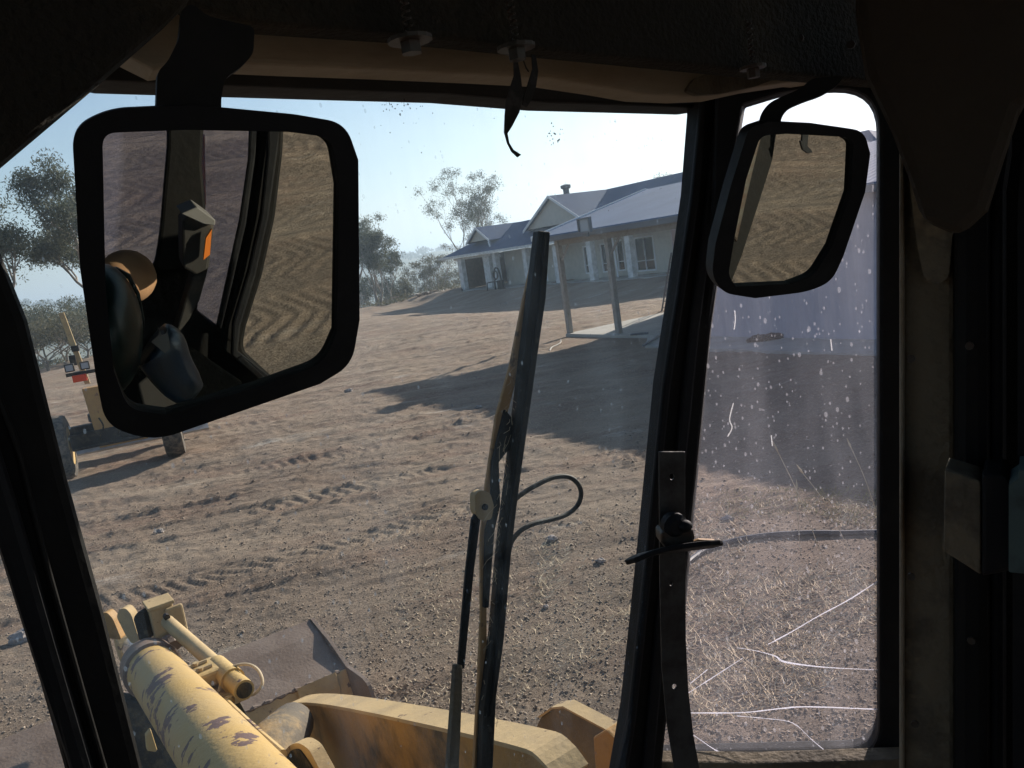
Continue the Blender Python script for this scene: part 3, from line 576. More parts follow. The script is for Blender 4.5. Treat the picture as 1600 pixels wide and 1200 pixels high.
# ================================================================ GROUND COVER
def blades(n,region,mn,mx_,wd,up,seed,bend=.4):
    rg=np.random.default_rng(seed); x,y=region(rg,n); n=len(x); z=height(x,y)
    P=np.stack([x,y,z+.002],1); th=rg.uniform(0,2*math.pi,n); el=rg.uniform(0,1,n)**2*up; L=rg.uniform(mn,mx_,n)*rg.uniform(.4,1,n)
    d=np.stack([np.cos(th)*np.cos(el),np.sin(th)*np.cos(el),np.sin(el)+.05],1); sd=np.stack([-np.sin(th),np.cos(th),np.zeros(n)],1)*wd
    sd[:,2]+=wd*.5; cv=np.stack([-np.sin(th),np.cos(th),np.zeros(n)],1)*(rg.normal(0,bend,n)*L)[:,None]*.4
    A=P; B=P+d*L[:,None]*.5+cv; C=P+d*L[:,None]
    V=np.stack([A-sd,A+sd,B+sd*.9,B-sd*.9,C,C+sd*.2],1).reshape(-1,3); k=np.arange(n)[:,None]*6
    Fc=np.concatenate([k+np.array([[0,1,2,3]]),k+np.array([[3,2,5,4]])]); return V,Fc
def reg_px(x0,x1,y0,y1,pw=1.,thr=0.,sd=40):
    def f(rg,n):
        p=[]; 
        xs=rg.uniform(x0,x1,n); ys=y0+(y1-y0)*rg.uniform(0,1,n)**pw
        q=np.array([G(a,b)[:2] for a,b in zip(xs,ys)]); 
        if thr: q=q[vnoise(q[:,0]*1.3,q[:,1]*1.3,sd)>thr]
        return q[:,0],q[:,1]
    return f
build('dry_grass',blades(11000,reg_px(1000,1460,775,1230,1.0,.35),.04,.17,.0028,.9,1),'straw',kind='stuff',label='dry straw-like grass strewn over the dirt at the right',cat='grass')
build('grass_litter',blades(5200,reg_px(600,1080,800,1230,1.0,.5,41),.02,.10,.002,.5,2),'straw',kind='stuff',label='scattered dry stalks among the gravel in front of the loader',cat='grass')
build('green_weeds',blades(1500,reg_px(1120,1440,760,815,1.0,.55,43),.04,.15,.002,1.2,3),'weed',kind='stuff',label='low yellow-green weeds along the edge of the shed shadow',cat='weeds')
build('straw_clumps',blades(1600,reg_px(840,1020,850,960,1.0,.5,44),.08,.24,.0016,.5,5),'straw',kind='stuff',label='long pale straw lying between the wiper and the window post',cat='grass')
def pebbles(n,region,s0,s1,seed):
    rg=np.random.default_rng(seed); x,y=region(rg,n); n=len(x); z=height(x,y); s=s0+(s1-s0)*rg.uniform(0,1,n)**4
    base=np.array([[1,0,0],[-1,0,0],[0,1,0],[0,-1,0],[0,0,1],[0,0,-1]],float); tri=np.array([[0,2,4],[2,1,4],[1,3,4],[3,0,4],[2,0,5],[1,2,5],[3,1,5],[0,3,5]])
    V=base[None]*rg.uniform(.6,1.3,(n,6,1))+rg.normal(0,.22,(n,6,3)); V[:,:,2]*=.65; V=V*s[:,None,None]+np.stack([x,y,z+s*.25],1)[:,None,:]
    return V.reshape(-1,3),(np.arange(n)[:,None,None]*6+tri[None]).reshape(-1,3)
build('gravel',pebbles(42000,reg_px(-60,1420,790,1230),.003,.014,11),'gravel',kind='stuff',label='loose gravel over the dirt close to the loader',cat='gravel')
build('gravel_far',pebbles(5000,reg_px(60,1400,640,860),.004,.022,12),'gravel',kind='stuff',label='scattered small stones over the yard beyond the bucket',cat='gravel')
for i,(x,y,s,lb) in enumerate([(861,842,.05,'brownish rock right of the wiper, just under the hose loop'),(852,945,.022,'small pale stone close to the wiper blade at mid height'),(938,874,.035,'blue-grey stone near the dark window post'),(250,829,.045,'pale stone on the tracks left of the yard centre'),(748,637,.06,'pale stone at the lower edge of the shed shadow, left of the wiper'),(545,611,.08,'stone at the tip of the shed shadow below the mirror'),(36,995,.10,'dark clod beyond the left window post'),(1135,805,.05,'pale stone at the edge of the dry grass in the right window')]):
    c=G(x,y,s*.4); c[2]=gz(c[0],c[1])+s*.3; build('rock',blob(c,s*1.2,s,s*.7,i+3,18,10,.6),'rock',org=(c[0],c[1],c[2]-s*.3),label=lb,cat='rock',group='loose rocks in the yard')
# tall weed stalk by the right window
wr=G(1290,900); wp=empty('weed_stalk',(wr[0],wr[1],gz(wr[0],wr[1])),'tall dry weed stalks with seed heads in front of the shed shadow','weed')
for (x0,y0,x1,y1) in((1290,880,1215,705),(1330,860,1255,740),(1380,830,1330,700),(1250,860,1245,765)):
    a=G(x0,y0); a[2]=gz(a[0],a[1]); dd=(a-O)@(M@np.array([0,0,-1.])); b=PD(x1,y1,dd*1.02); m_=(a+b)/2+UP*.08
    st=build('stalk',MB().tube(smoothpts([a,m_,b],5),.003,5),'straw',wp)
    build('seed_head',MB().tube([b,b+nv(b-m_)*.03,b+nv(b-m_)*.09],[.004,.009,.002],6),'straw',st)
# ================================================================ GRADER
AX=nv([.927,.375,0]); BK=np.array([-AX[1],AX[0],0]); GO=np.array([-7.12,14.12,0]); gb=gz(GO[0],GO[1])
def Q(a,b,z): return GO+AX*a+BK*b+UP*(z+gb)
gr=empty('motor_grader',Q(0,0,0),'yellow motor grader parked nose-on at the left, with work lamps and red light','grader')
def wheel(a,b,r,wd,name='wheel'):
    n=36; prof=[(-.5,.62),(-.5,.86),(-.44,.97),(-.2,1),(.2,1),(.44,.97),(.5,.86),(.5,.62)]; q=MB(); v=[];f=[]
    for i in range(n):
        th=2*math.pi*i/n
        for (x,rr) in prof:
            rad=r*rr*(1+(.03 if (i%2 and rr>.9) else 0)); v.append(Q(a+x*wd,b+rad*math.cos(th),r+rad*math.sin(th)))
    k=len(prof)
    for i in range(n): f+=[(i*k+j,i*k+j+1,((i+1)%n)*k+j+1,((i+1)%n)*k+j) for j in range(k-1)]
    q.add(v,f); w_=build(name,q,'tyre',gr,smooth='auto')
    for s in(-1,1): build('rim',MB().tube([Q(a+s*wd*.46,b,r),Q(a+s*wd*.3,b,r),Q(a,b,r)],[r*.64,r*.5,r*.2],24),'yellow',w_)
for a in(-.9,.9): wheel(a,0,.55,.34)
for a in(.02,1.58):
    for b in(5.3,6.7): wheel(a,b,.62,.36)
build('axle',MB().box(Q(0,0,.6),AX*.72,BK*.14,UP*.15).box(Q(-.35,.05,.72),AX*.36,BK*.1,UP*.14),'dark',gr,bevel=.02)
build('nose_plate',MB().prism([Q(a,-.12,z) for a,z in((-.30,.42),(.50,.42),(.50,1.5),(-.36,1.5))],BK*.28),'nose',gr,bevel=.015)
build('main_beam',MB().box(Q(.3,2.2,1.35),AX*.16,BK*2.2,UP*.18),'yellow',gr,bevel=.02)
q=MB(); 
pr=[(1.2,.1),(1.33,.2),(1.38,.35),(1.33,.5),(1.2,.62),(1.15,.6),(1.27,.48),(1.31,.35),(1.27,.22),(1.15,.14)]
q.prism([Q(-1.55,b+.35,z) for b,z in pr],AX*3.1); build('blade',q,'pale',gr)
build('steering_pole',MB().sweep([Q(-.28,.2,1.55),Q(-.44,.3,2.85)],.09,.05,AX),'cream',gr,bevel=.008)
build('pole_clamp',MB().box(Q(-.34,.2,2.2),AX*.06,BK*.08,UP*.05).box(Q(-.42,.2,2.0),AX*.05,BK*.06,UP*.09),'dark',gr)
lb=build('light_bar',MB().box(Q(-.28,-.15,1.78),AX*.26,BK*.03,UP*.03),'dark',gr)
for a in(-.46,-.22):
    l_=build('lamp',MB().box(Q(a,-.17,1.90),AX*.075,BK*.04,UP*.07),'dark',gr,bevel=.012); build('lens',MB().box(Q(a,-.213,1.90),AX*.055,BK*.004,UP*.05),'lampglass',l_)
build('red_light',MB().box(Q(-.34,-.2,1.70),AX*.11,BK*.04,UP*.06),'redlens',gr,bevel=.01)
cb=build('cab_floor',MB().prism([Q(.35,3.5,1.3),Q(1.45,3.5,1.3),Q(1.45,3.5,1.34),Q(.35,3.5,1.34)],BK*1.4),'dark',gr)
build('cab_roof',MB().prism([Q(.3,3.4,2.75),Q(1.5,3.4,2.75),Q(1.5,3.4,2.85),Q(.3,3.4,2.85)],BK*1.6),'yellow',gr)
for a in(.38,1.42):
    for b in(3.53,4.87): build('pillar',MB().box(Q(a,b,2.05),AX*.03,BK*.03,UP*.71),'dark',cb)
build('engine_hood',MB().box(Q(.8,6.1,1.45),AX*.5,BK*1.25,UP*.5),'yellow',gr,bevel=.05)
for a in(-.05,.75):
    build('blade_cylinder',MB().tube([Q(a,.9,1.6),Q(a-.1,1.25,.9)],.05,8).tube([Q(a-.1,1.25,.9),Q(a-.15,1.35,.5)],.028,8),'yellow',gr)
build('tie_rod',MB().tube([Q(-.7,-.22,.5),Q(.7,-.22,.5)],.022,7),'dark',gr)
for a in(-.2,.1,.35): build('hose',MB().tube(smoothpts([Q(a,-.15,.95),Q(a+.05,-.26,.8),Q(a-.05,-.24,.62),Q(a,-.1,.55)],4),.014,6),'grease',gr)
build('circle_drawbar',MB().tube([Q(0,.4,.85),Q(0,1.6,.75)],.07,8).tube([Q(0,1.6,.72),Q(0,1.6,.86)],.55,24),'dark',gr)
# ================================================================ OUR LOADER
lo=empty('wheel_loader',(0,0,0),'old yellow wheel loader seen from inside its dark cab, bucket ahead','loader')
def shp(name,pxs,pl,th,m,parent=None,r=0,holes=(),bevel=.003,**k):
    pts=rpoly(pxs,r) if not(np.isscalar(r) and r==0) else pxs
    q=MB().prism(PX(pts,pl),pl.n*th,[PX(h,pl) for h in holes]); return build(name,q,m,parent or lo,bevel=bevel,**k)
# front face: header above the windscreen
shp('window_header',[(60,20),(150,125),(300,131),(560,141),(700,146),(860,160),(1095,168),(1168,158),(1168,60),(800,30)],azp(-34,.80),.05,'rubber',bevel=.004)
# cream trim with curved lower edge
trim=[(185,80),(240,108),(340,96),(460,102),(600,108),(760,116),(860,122),(950,136),(1010,147),(1075,150),(1130,148),(1190,135),(1260,125),(1395,136),(1395,60),(700,0),(250,-20)]
trm=shp('header_trim',trim,azp(-30,.70),.04,'trim',bevel=.006)
ov=[(1072,142),(1085,123),(1115,111),(1150,108),(1205,112),(1215,122),(1180,135),(1130,146),(1090,149)]
shp('oval_recess',ov,azp(-30,.695),.006,'pillar',trm,r=6)
# roof lining in front of the trim
shp('roof_lining',[(290,6),(400,36),(620,52),(900,82),(1170,110),(1400,130),(1760,170),(1760,-420),(-200,-420),(150,-100)],azp(-30,.62),.03,'liner',bevel=.004)
shp('roof_gusset',[(-220,440),(-5,256),(152,124),(262,28),(300,-10),(330,-400),(-220,-400)],azp(-30,.58),.03,'liner',bevel=.006)
shp('right_roof_gusset',[(1335,20),(1350,118),(1392,206),(1424,292),(1440,345),(1500,372),(1545,330),(1570,250),(1600,160),(1760,60),(1760,-250),(1335,-250)],azp(30,.93),.03,'gusset',bevel=.012)
for x,y,s in((640,68,1),(806,80,.92),(1176,112,.75)):
    pl=azp(-30,.60); c=pl.hit(x,y-9); k=.012*s
    bt=build('bolt',MB().tube([c,c-UP*.003],k*1.5,14).tube([c-UP*.003,c-UP*.012],k*.72,6),'bolt',lo)
    sp=[c+UP*(.004+.0007*i)+k*.28*(RW*math.cos(i*.8)+FW*math.sin(i*.8)) for i in range(60)]
    build('spring',MB().tube(sp,.0009,4),'bolt',bt)
# left window post
pl=azp(-30,.60)
shp('left_post',[(-60,330),(0,395),(42,500),(105,752),(163,962),(226,1215),(250,1320),(130,1320),(100,1200),(60,1060),(0,860),(-60,640)],pl,.06,'frame',bevel=.008)
shp('left_post_rib',[(-60,540),(-20,640),(30,800),(90,1010),(150,1215),(170,1320),(140,1320),(112,1215),(60,1060),(0,870),(-60,700)],azp(-30,.585),.012,'rubber',bevel=.005)
shp('left_gasket',[(-10,620),(20,700),(70,900),(120,1080),(160,1215),(172,1215),(132,1075),(80,890),(30,690),(-10,590)],azp(-30,.59),.008,'frame',bevel=.003)
# windscreen
shp('windscreen',[(-200,60),(150,110),(700,135),(1112,155),(960,1330),(-200,1330)],azp(-34,.83),.005,'wind',bevel=0)
# centre post between the windscreen and the corner pane
mul=azp(-12,1.06)
shp('centre_post',[(1097,150),(1168,150),(1140,320),(1112,520),(1088,760),(1060,960),(1036,1200),(1020,1330),(950,1330),(985,1130),(1012,880),(1040,600),(1062,460),(1085,300)],mul,.05,'frame',bevel=.006)
shp('post_gasket',[(1097,150),(1108,150),(1094,310),(1072,460),(1050,600),(1022,880),(995,1130),(975,1250),(955,1250),(982,1130),(1009,880),(1037,600),(1059,460),(1082,300)],azp(-12,1.05),.012,'rubber',bevel=.004)
shp('post_rib',[(1124,150),(1142,150),(1120,320),(1094,520),(1070,760),(1045,960),(1020,1230),(1003,1230),(1028,960),(1052,760),(1077,520),(1104,320)],azp(-12,1.05),.012,'rubber',bevel=.004)
# corner pane and its rubber frame (a plate with a rounded opening)
cp=azp(22,1.17)
hole=rpoly([(1160,163),(1232,141),(1373,136),(1373,1184),(1028,1190),(1066,960),(1084,760),(1106,520),(1134,320)],[4,30,78,52,4,0,0,0,0],7)
outer=[(1120,60),(1470,60),(1470,1330),(960,1330),(1040,960),(1062,760),(1084,520),(1110,320)]
shp('corner_window_frame',outer,cp,.05,'rubber',holes=[hole],bevel=.006)
shp('corner_window',[(1110,110),(1420,110),(1420,1240),(990,1240),(1040,760),(1090,480)],azp(22,1.195),.005,'corner',bevel=0)
# cracks in the corner pane
cpl=azp(22,1.193)
crk=[([(1373,906),(1330,935),(1280,962),(1235,988),(1200,1007)],1.2),([(1152,1012),(1185,1018),(1212,1025),(1228,1034),(1290,1041),(1373,1047)],1.9),([(1075,1113),(1160,1113),(1220,1107),(1265,1104),(1373,1109)],1.5),([(1150,1118),(1195,1122),(1238,1130),(1270,1156),(1300,1182)],.9),([(1078,1145),(1115,1170),(1135,1180),(1152,1188)],2.4),([(1075,1084),(1110,1060),(1160,1028)],.9),([(1078,1068),(1106,1046)],.8)]
for pts,wd in crk:
    P3=[cpl.hit(x+rng.normal(0,.6),y+rng.normal(0,.6)) for x,y in pts]; P3=smoothpts(P3,5)
    build('glass_crack',MB().tube(P3,[wd*.00055*(.6+.8*rng.uniform()) for _ in P3],4) if wd<1.8 else MB().tube(P3,[wd*.00055*(.35+1.1*math.exp(-((i_/len(P3)-.55)/.2)**2)) for i_ in range(len(P3))],5),'crack',lo)
q=MB()
for _ in range(1):    # dribbles of dirt on the corner pane
    x,y=rng.uniform(1110,1370),rng.uniform(500,820); L=rng.uniform(8,55); dx=rng.normal(0,3)
    q.tube([cpl.hit(x,y),cpl.hit(x+dx*.5,y+L*.5),cpl.hit(x+dx,y+L)],[.0003,.0007,.0003],4)
for pts in [[(1148,485),(1149,500),(1147,515)],[(1146,630),(1140,655),(1144,668),(1137,682)],[(1205,680),(1207,697)],[(1298,530),(1300,548)]]:
    q.tube([cpl.hit(*p) for p in smoothpts([np.array(p,float) for p in pts],4)],.0009,5)
build('dirt_dribbles',q,'dribble',lo,kind='stuff')
# grime specks on the windscreen
q=MB(); wp_=azp(-34,.826)
for cx,cy,n,sx,sy in((628,160,26,14,9),(868,208,20,7,9),(1000,215,10,60,40),(640,158,10,30,6),(860,300,14,120,60),(1030,230,10,30,40),(660,230,12,90,40)):
    for _ in range(n):
        x,y=cx+rng.normal(0,sx),cy+rng.normal(0,sy); c=wp_.hit(x,y); s=rng.uniform(.0005,.0018)*(1 if sx<20 else .6); k=rng.integers(4,7); th=np.sort(rng.uniform(0,6.28,k))
        q.prism([c+s*(RW*math.cos(t)+UP*math.sin(t)*1.3)*rng.uniform(.5,1) for t in th],FW*.0005)
build('grime',q,'rag',lo,kind='stuff')
# right door post: stack of vertical members
D1=azp(34,1.02)
shp('right_post',[(1408,40),(1492,60),(1492,1330),(1408,1330)],D1,.05,'pillar',bevel=.006)
shp('post_edge_bead',[(1405,40),(1411,40),(1411,1330),(1405,1330)],azp(34,1.005),.06,'trim',bevel=.002)
shp('pressed_panel',[(1418,255),(1500,230),(1492,330),(1482,436),(1462,446),(1444,436),(1432,380)],azp(34,1.005),.012,'pillar',r=10,bevel=.006)
shp('door_post',[(1490,40),(1548,60),(1548,1330),(1490,1330)],azp(34,.99),.05,'frame',bevel=.012)
shp('door_seal',[(1545,60),(1580,60),(1580,240),(1571,300),(1571,1330),(1545,1330)],azp(34,1.0),.05,'rubber',bevel=.012)
shp('door_frame',[(1640,120),(1597,240),(1590,320),(1590,730),(1582,900),(1582,1330),(1700,1330),(1700,120)],azp(34,.97),.03,'rubber',bevel=.01,r=8)
shp('door_skin',[(1560,0),(1760,0),(1760,1340),(1560,1340)],azp(34,1.06),.02,'frame')
lat=shp('door_latch_box',[(1476,734),(1533,752),(1533,900),(1474,862)],azp(34,.93),.05,'pillar',bevel=.003)
shp('latch_body',[(1534,742),(1570,742),(1577,754),(1577,894),(1534,902)],azp(34,.925),.06,'rubber',lat,bevel=.004)
shp('latch_lever',[(1576,758),(1592,748),(1592,735),(1640,735),(1640,900),(1576,894)],azp(34,.91),.05,'teal',lat,bevel=.004,r=3)
for x,y in((1424,560),(1424,900),(1500,160),(1515,540),(1518,1000),(1430,1130),(1330,70),(1250,60)):
    pl_=azp(34,.985); c=pl_.hit(x,y); build('screw',MB().tube([c,c-pl_.n*.003],.0045,8),'bolt',lo)
shp('bottom_sill',[(985,1190),(1180,1193),(1420,1186),(1420,1330),(960,1330)],azp(16,1.12),.03,'pillar',bevel=.004)
# metal strap with adjustable clamp
sp_=azp(-5,1.0)
hs=[[(1050+4*math.cos(t),745+5*math.sin(t)) for t in np.linspace(0,5.6,8)],[(1049+3*math.cos(t),912+4*math.sin(t)) for t in np.linspace(0,5.6,8)],[(1054+4*math.cos(t),1073+4*math.sin(t)) for t in np.linspace(0,5.6,8)]]
st=shp('metal_strap',[(1030,706),(1071,706),(1071,800),(1072,1000),(1076,1080),(1084,1150),(1096,1215),(1056,1215),(1042,1130),(1034,1040),(1031,900)],sp_,.004,'strap',holes=hs,bevel=.001)
pc=azp(-5,.985)
c=pc.hit(1050,818); e=.012
build('clamp_knob',MB().tube([c,c-mul.n*.012,c-mul.n*.018],[.017,.017,.010],14),'rubber',st,smooth='auto')
shp('clamp_body',[(1033,832),(1084,826),(1087,840),(1082,856),(1044,862),(1034,848)],azp(-5,.97),.03,'bolt',st,bevel=.004)
c=azp(-5,.97).hit(1070,822); build('clamp_bolt',MB().ball(c,RW*.010,FW*.01,UP*.008),'rubber',st,smooth=True)
dish=[azp(-5,.97).hit(x,y) for x,y in((984,878),(1010,866),(1050,858),(1090,853),(1123,850))]
build('clamp_tray',MB().sweep(smoothpts(dish,4),[.02,.03,.035,.04,.044,.046,.048,.05,.05,.05,.05,.05,.048,.044,.04,.03,.016],.007,FW*1.0-UP*.42),'rubber',st,bevel=.002)
shp('clamp_tongue',[(1084,846),(1092,843),(1117,844),(1120,848),(1118,852),(1084,856)],azp(-5,.99),.006,'wiperyel',st,bevel=.001)
# ---------- mirrors
def mirror(name,outer_px,inner_px,cx,cy,dist,raz,rel,ro,ri,stem,stempl,lab):
    d=nv(ray(cx,cy)); r=np.array([math.sin(R(raz))*math.cos(R(rel)),math.cos(R(raz))*math.cos(R(rel)),math.sin(R(rel))]); n=-nv(r-d); pl=Plane(n,dist*(d@n))
    hs_=build(name,MB().prism(PX(rpoly(outer_px,ro,8),pl),pl.n*.022,[PX(rpoly(inner_px,ri,8),pl)]),'rubber',lo,bevel=.006,seg=3,label=lab)
    pl2=Plane(n,pl.d+.008); build('mirror_glass',MB().prism(PX(rpoly(inner_px,ri,8),Plane(n,pl.d+.008)) ,pl.n*.002),'mirror',hs_)
    # enlarge the glass a little under the rim by scaling about its centre
    me=hs_.children[0].data; c=np.mean([v.co for v in me.vertices],0)
    for v in me.vertices: v.co=Vector(c)+(v.co-Vector(c))*1.03
    build('mirror_back',MB().prism(PX(rpoly(outer_px,ro,8),Plane(n,pl.d+.0205)),pl.n*.014),'rubber',hs_,bevel=.005)
    return hs_,Plane(n,pl.d+.008)
m1,mp1=mirror('rear_view_mirror',[(112,200),(172,170),(300,164),(470,180),(540,192),(560,250),(562,500),(550,570),(500,600),(240,690),(165,665),(150,590),(125,420)],[(160,208),(290,203),(450,206),(518,215),(530,290),(526,520),(505,568),(400,606),(260,648),(200,640),(178,580),(165,450)],340,420,.60,150,-26,[40,30,0,10,40,0,0,40,0,40,30,0,0],[22,0,0,24,0,0,30,0,0,24,0,0],None,None,'large rear-view mirror with thick black rim')
shp('mirror_bracket',[(246,112),(262,96),(280,60),(284,14),(300,5),(325,25),(398,42),(396,84),(378,104),(352,122),(346,150),(346,186),(244,182)],azp(-30,.575),.008,'frame',m1,r=10,bevel=.002)
m2_,mp2=mirror('side_mirror',[(1170,200),(1200,190),(1280,194),(1350,204),(1360,240),(1352,300),(1318,400),(1300,440),(1262,456),(1180,466),(1130,458),(1112,430),(1118,380),(1142,290)],[(1188,212),(1230,209),(1320,214),(1334,222),(1330,300),(1300,385),(1272,430),(1235,444),(1150,448),(1138,430),(1148,370),(1166,280)],1235,325,.92,150,-24,[14,0,0,24,0,0,0,20,20,0,20,20,0,0],[14,0,0,14,0,0,14,0,0,12,0,0],None,None,'narrower right mirror hanging in front of the corner pane')
shp('mirror_bracket',[(1184,200),(1188,178),(1202,160),(1228,148),(1252,138),(1268,122),(1320,118),(1308,134),(1282,150),(1252,160),(1230,170),(1221,182),(1219,198)],azp(20,.90),.01,'frame',m2_,r=12,bevel=.003)
# things seen in the mirrors: traced at virtual depth, reflected through the mirror plane to where they really stand
def REF(p,pl): 
    p=np.array(p,float); k=(p-O)@pl.n-pl.d; return p-2*k*pl.n
def vshape(name,pxs,pl,depth,th,m,parent=None,r=0,holes=(),bevel=.004,**k):
    vp=Plane(pl.n,pl.d+depth); f=lambda L:[REF(vp.hit(x,y),pl) for x,y in L]
    pts=rpoly(pxs,r) if not(np.isscalar(r) and r==0) else pxs
    return build(name,MB().prism(f(pts),-pl.n*th,[f(h) for h in holes]),m,parent or lo,bevel=bevel,**k)
w1=rpoly([(120,150),(262,150),(262,230),(250,370),(240,425),(160,440),(120,440)],[0,0,0,30,20,0,0])
w2=[(320,150),(404,150),(399,250),(385,350),(362,450),(346,516),(308,487),(318,420),(322,330),(316,260)]
w3=rpoly([(446,150),(600,150),(600,640),(430,595),(378,548),(385,510),(410,430),(430,340),(442,240)],[0,0,0,0,22,0,0,0,0])
vshape('rear_cab_wall',[(90,120),(640,120),(640,600),(560,690),(90,690)],mp1,1.05,.03,'frame',holes=[w1,w2,w3],bevel=.01)
vshape('rear_window',[(110,140),(270,140),(270,450),(110,450)],mp1,1.10,.004,'rearglass',bevel=0)
vshape('side_window',[(300,140),(410,140),(394,350),(352,530),(300,530)],mp1,1.10,.004,'rearglass',bevel=0)
vshape('window_gasket',[(392,150),(404,150),(399,250),(385,350),(362,450),(346,516),(338,512),(352,445),(374,345),(388,250)],mp1,1.03,.012,'rubber')
vshape('window_gasket',[(418,150),(440,150),(434,240),(420,340),(400,430),(376,510),(372,550),(425,592),(415,602),(362,556),(364,505),(388,425),(408,335),(418,240)],mp1,1.02,.02,'rubber')
vshape('handle_rod',[(370,560),(378,556),(412,588),(416,600),(409,600),(402,590)],mp1,.95,.008,'bolt')
def vball(name,cx,cy,wx,wy,tilt,pl,depth,dz,m,parent=None):
    vp=Plane(pl.n,pl.d+depth); c=REF(vp.hit(cx,cy),pl); f=lambda a,b: REF(vp.hit(cx+a,cy+b),pl)-c
    ct,st_=math.cos(tilt),math.sin(tilt); return build(name,MB().ball(c,f(wx*ct,wx*st_),f(-wy*st_,wy*ct),pl.n*dz,28,16),m,parent or lo,smooth=True)
sb=vball('seat_back',164,516,60,98,R(-4),mp1,.55,.09,'vinyl')
vshape('piping',[(166,421),(182,418),(204,430),(219,460),(226,498),(225,535),(221,535),(220,497),(213,462),(199,436),(181,425),(167,428)],mp1,.60,.01,'vinyl',sb,bevel=.003)
vpa=Plane(mp1.n,mp1.d+.6); ar=build('armrest',MB().tube(smoothpts([REF(vpa.hit(x,y),mp1) for x,y in((238,536),(250,545),(264,572),(284,600),(300,618))],4),[.028,.034,.036,.037,.037,.036,.035,.034,.033,.032,.031,.030,.029,.027,.025,.023,.014],16),'bluevinyl',lo,smooth=True)
vshape('torn_cover',[(236,534),(247,524),(249,517),(252,523),(258,522),(261,516),(263,524),(266,545),(258,552)],mp1,.56,.02,'box',ar,bevel=.004)
bx=vshape('control_box',[(285,345),(306,330),(334,350),(334,362),(326,420),(306,430),(286,418)],mp1,.88,.08,'dark',bevel=.004)
vshape('box_lid',[(283,334),(308,323),(337,344),(336,352),(318,350)],mp1,.86,.10,'box',bx,bevel=.002)
vshape('label_plate',[(322,372),(331,358),(328,398),(318,406)],mp1,.86,.01,'orangelabel',bx,bevel=0)
vshape('side_console',[(300,432),(326,420),(312,470),(296,500),(280,520),(268,560),(300,640),(230,660),(215,600),(262,560)],mp1,.95,.05,'dark')
vshape('cab_floor_mat',[(215,560),(300,545),(380,600),(300,680),(215,690)],mp1,.98,.02,'liner')
build('beacon',MB().ball(REF(Plane(mp1.n,mp1.d+.98).hit(200,432),mp1),RW*.048,FW*.048,UP*.048),'tan',lo,smooth=True)
vshape('orange_reflection',[(316,212),(320,210),(322,320),(314,326)],mp1,1.15,.01,'orangelabel',bevel=0)  # orange reflection drawn as a thin coloured strip
vshape('door_bar',[(1100,180),(1218,180),(1208,250),(1186,320),(1160,400),(1140,450),(1100,450)],mp2,.7,.03,'frame')
vshape('door_bar',[(1300,470),(1276,440),(1300,392),(1330,330),(1345,300),(1400,300),(1400,470)],mp2,.7,.03,'frame')
vshape('door_trim',[(1178,212),(1190,212),(1172,290),(1152,380),(1146,372),(1160,290)],mp2,.66,.01,'bolt')
vshape('hook',[(1256,160),(1268,160),(1262,228),(1268,234),(1270,238),(1262,240),(1254,234),(1250,220),(1253,220)],mp2,.65,.006,'rubber',bevel=.001)
# roof skin, floor and left/back panels of the cab
def CB(r0,r1,f0,f1,z0,z1): return MB().box(RW*(r0+r1)/2+FW*(f0+f1)/2+UP*(z0+z1)/2,RW*(r1-r0)/2,FW*(f1-f0)/2,UP*(z1-z0)/2)
build('cab_roof',CB(-.95,1.25,-1.2,.86,3.32,3.38),'frame',lo,bevel=.02)
build('cab_wall',CB(-.95,-.91,-1.1,.30,1.6,3.32),'frame',lo)
build('cab_wall',CB(-.91,-.6,-1.2,-1.16,1.6,3.32),'frame',lo)
build('cab_floor',CB(-.91,.9,-.7,.72,1.52,1.56),'frame',lo)
# ---------- wiper (outside the windscreen)
wpz=azp(-34,.875)
wi=shp('wiper_arm',[(840,372),(846,374),(830,470),(812,575),(790,660),(776,735),(768,780),(764,830),(761,960),(762,1080),(756,1215),(740,1215),(748,1060),(752,960),(752,840),(760,757),(776,650),(798,571),(818,470)],wpz,.006,'wiperyel',bevel=.0015)
wb=shp('wiper_blade',[(842,360),(860,362),(853,470),(840,560),(826,660),(812,760),(800,860),(788,1000),(776,1090),(770,1215),(752,1215),(756,1110),(770,1000),(782,860),(794,760),(806,660),(818,560),(830,460)],azp(-34,.862),.014,'wiperblk',wi,bevel=.002)
shp('blade_insert',[(851,362),(854,362),(846,470),(833,560),(819,660),(805,760),(793,860),(781,1000),(768,1120),(765,1120),(778,1000),(790,860),(802,760),(816,660),(830,560),(843,470)],azp(-34,.858),.004,'rubber',wi,bevel=.001)
shp('wiper_link',[(806,660),(797,700),(780,722),(782,790),(773,830),(764,950),(757,950),(760,830),(768,800),(770,722),(790,640)],azp(-34,.87),.006,'wiperblk',wi,bevel=.001)
jt=shp('pivot_joint',[(742,772),(752,766),(766,770),(772,790),(768,812),(752,814),(742,800)],azp(-34,.868),.012,'cream',wi,r=5,bevel=.002)
c=azp(-34,.867).hit(757,792); build('pivot_bolt',MB().tube([c,c-FW*.003],.0042,10),'rubber',jt)
shp('wiper_rod',[(744,800),(752,806),(740,900),(726,1045),(716,1045),(728,900),(738,812)],azp(-34,.872),.005,'wiperblk',wi,bevel=.001)
shp('rod_sleeve',[(712,1040),(724,1040),(723,1090),(718,1215),(700,1215),(708,1100)],azp(-34,.868),.010,'pillar',wi,bevel=.003)
hp=[(798,818),(815,772),(838,758),(865,746),(888,745),(903,756),(908,772),(902,790),(885,804),(860,812),(835,818),(815,828),(800,845),(795,862)][1:]
build('washer_hose',MB().tube(smoothpts([azp(-34,.88).hit(*p) for p in [(800,785)]+hp],6),.0035,10),'hose',wi,smooth='auto')
q=MB()
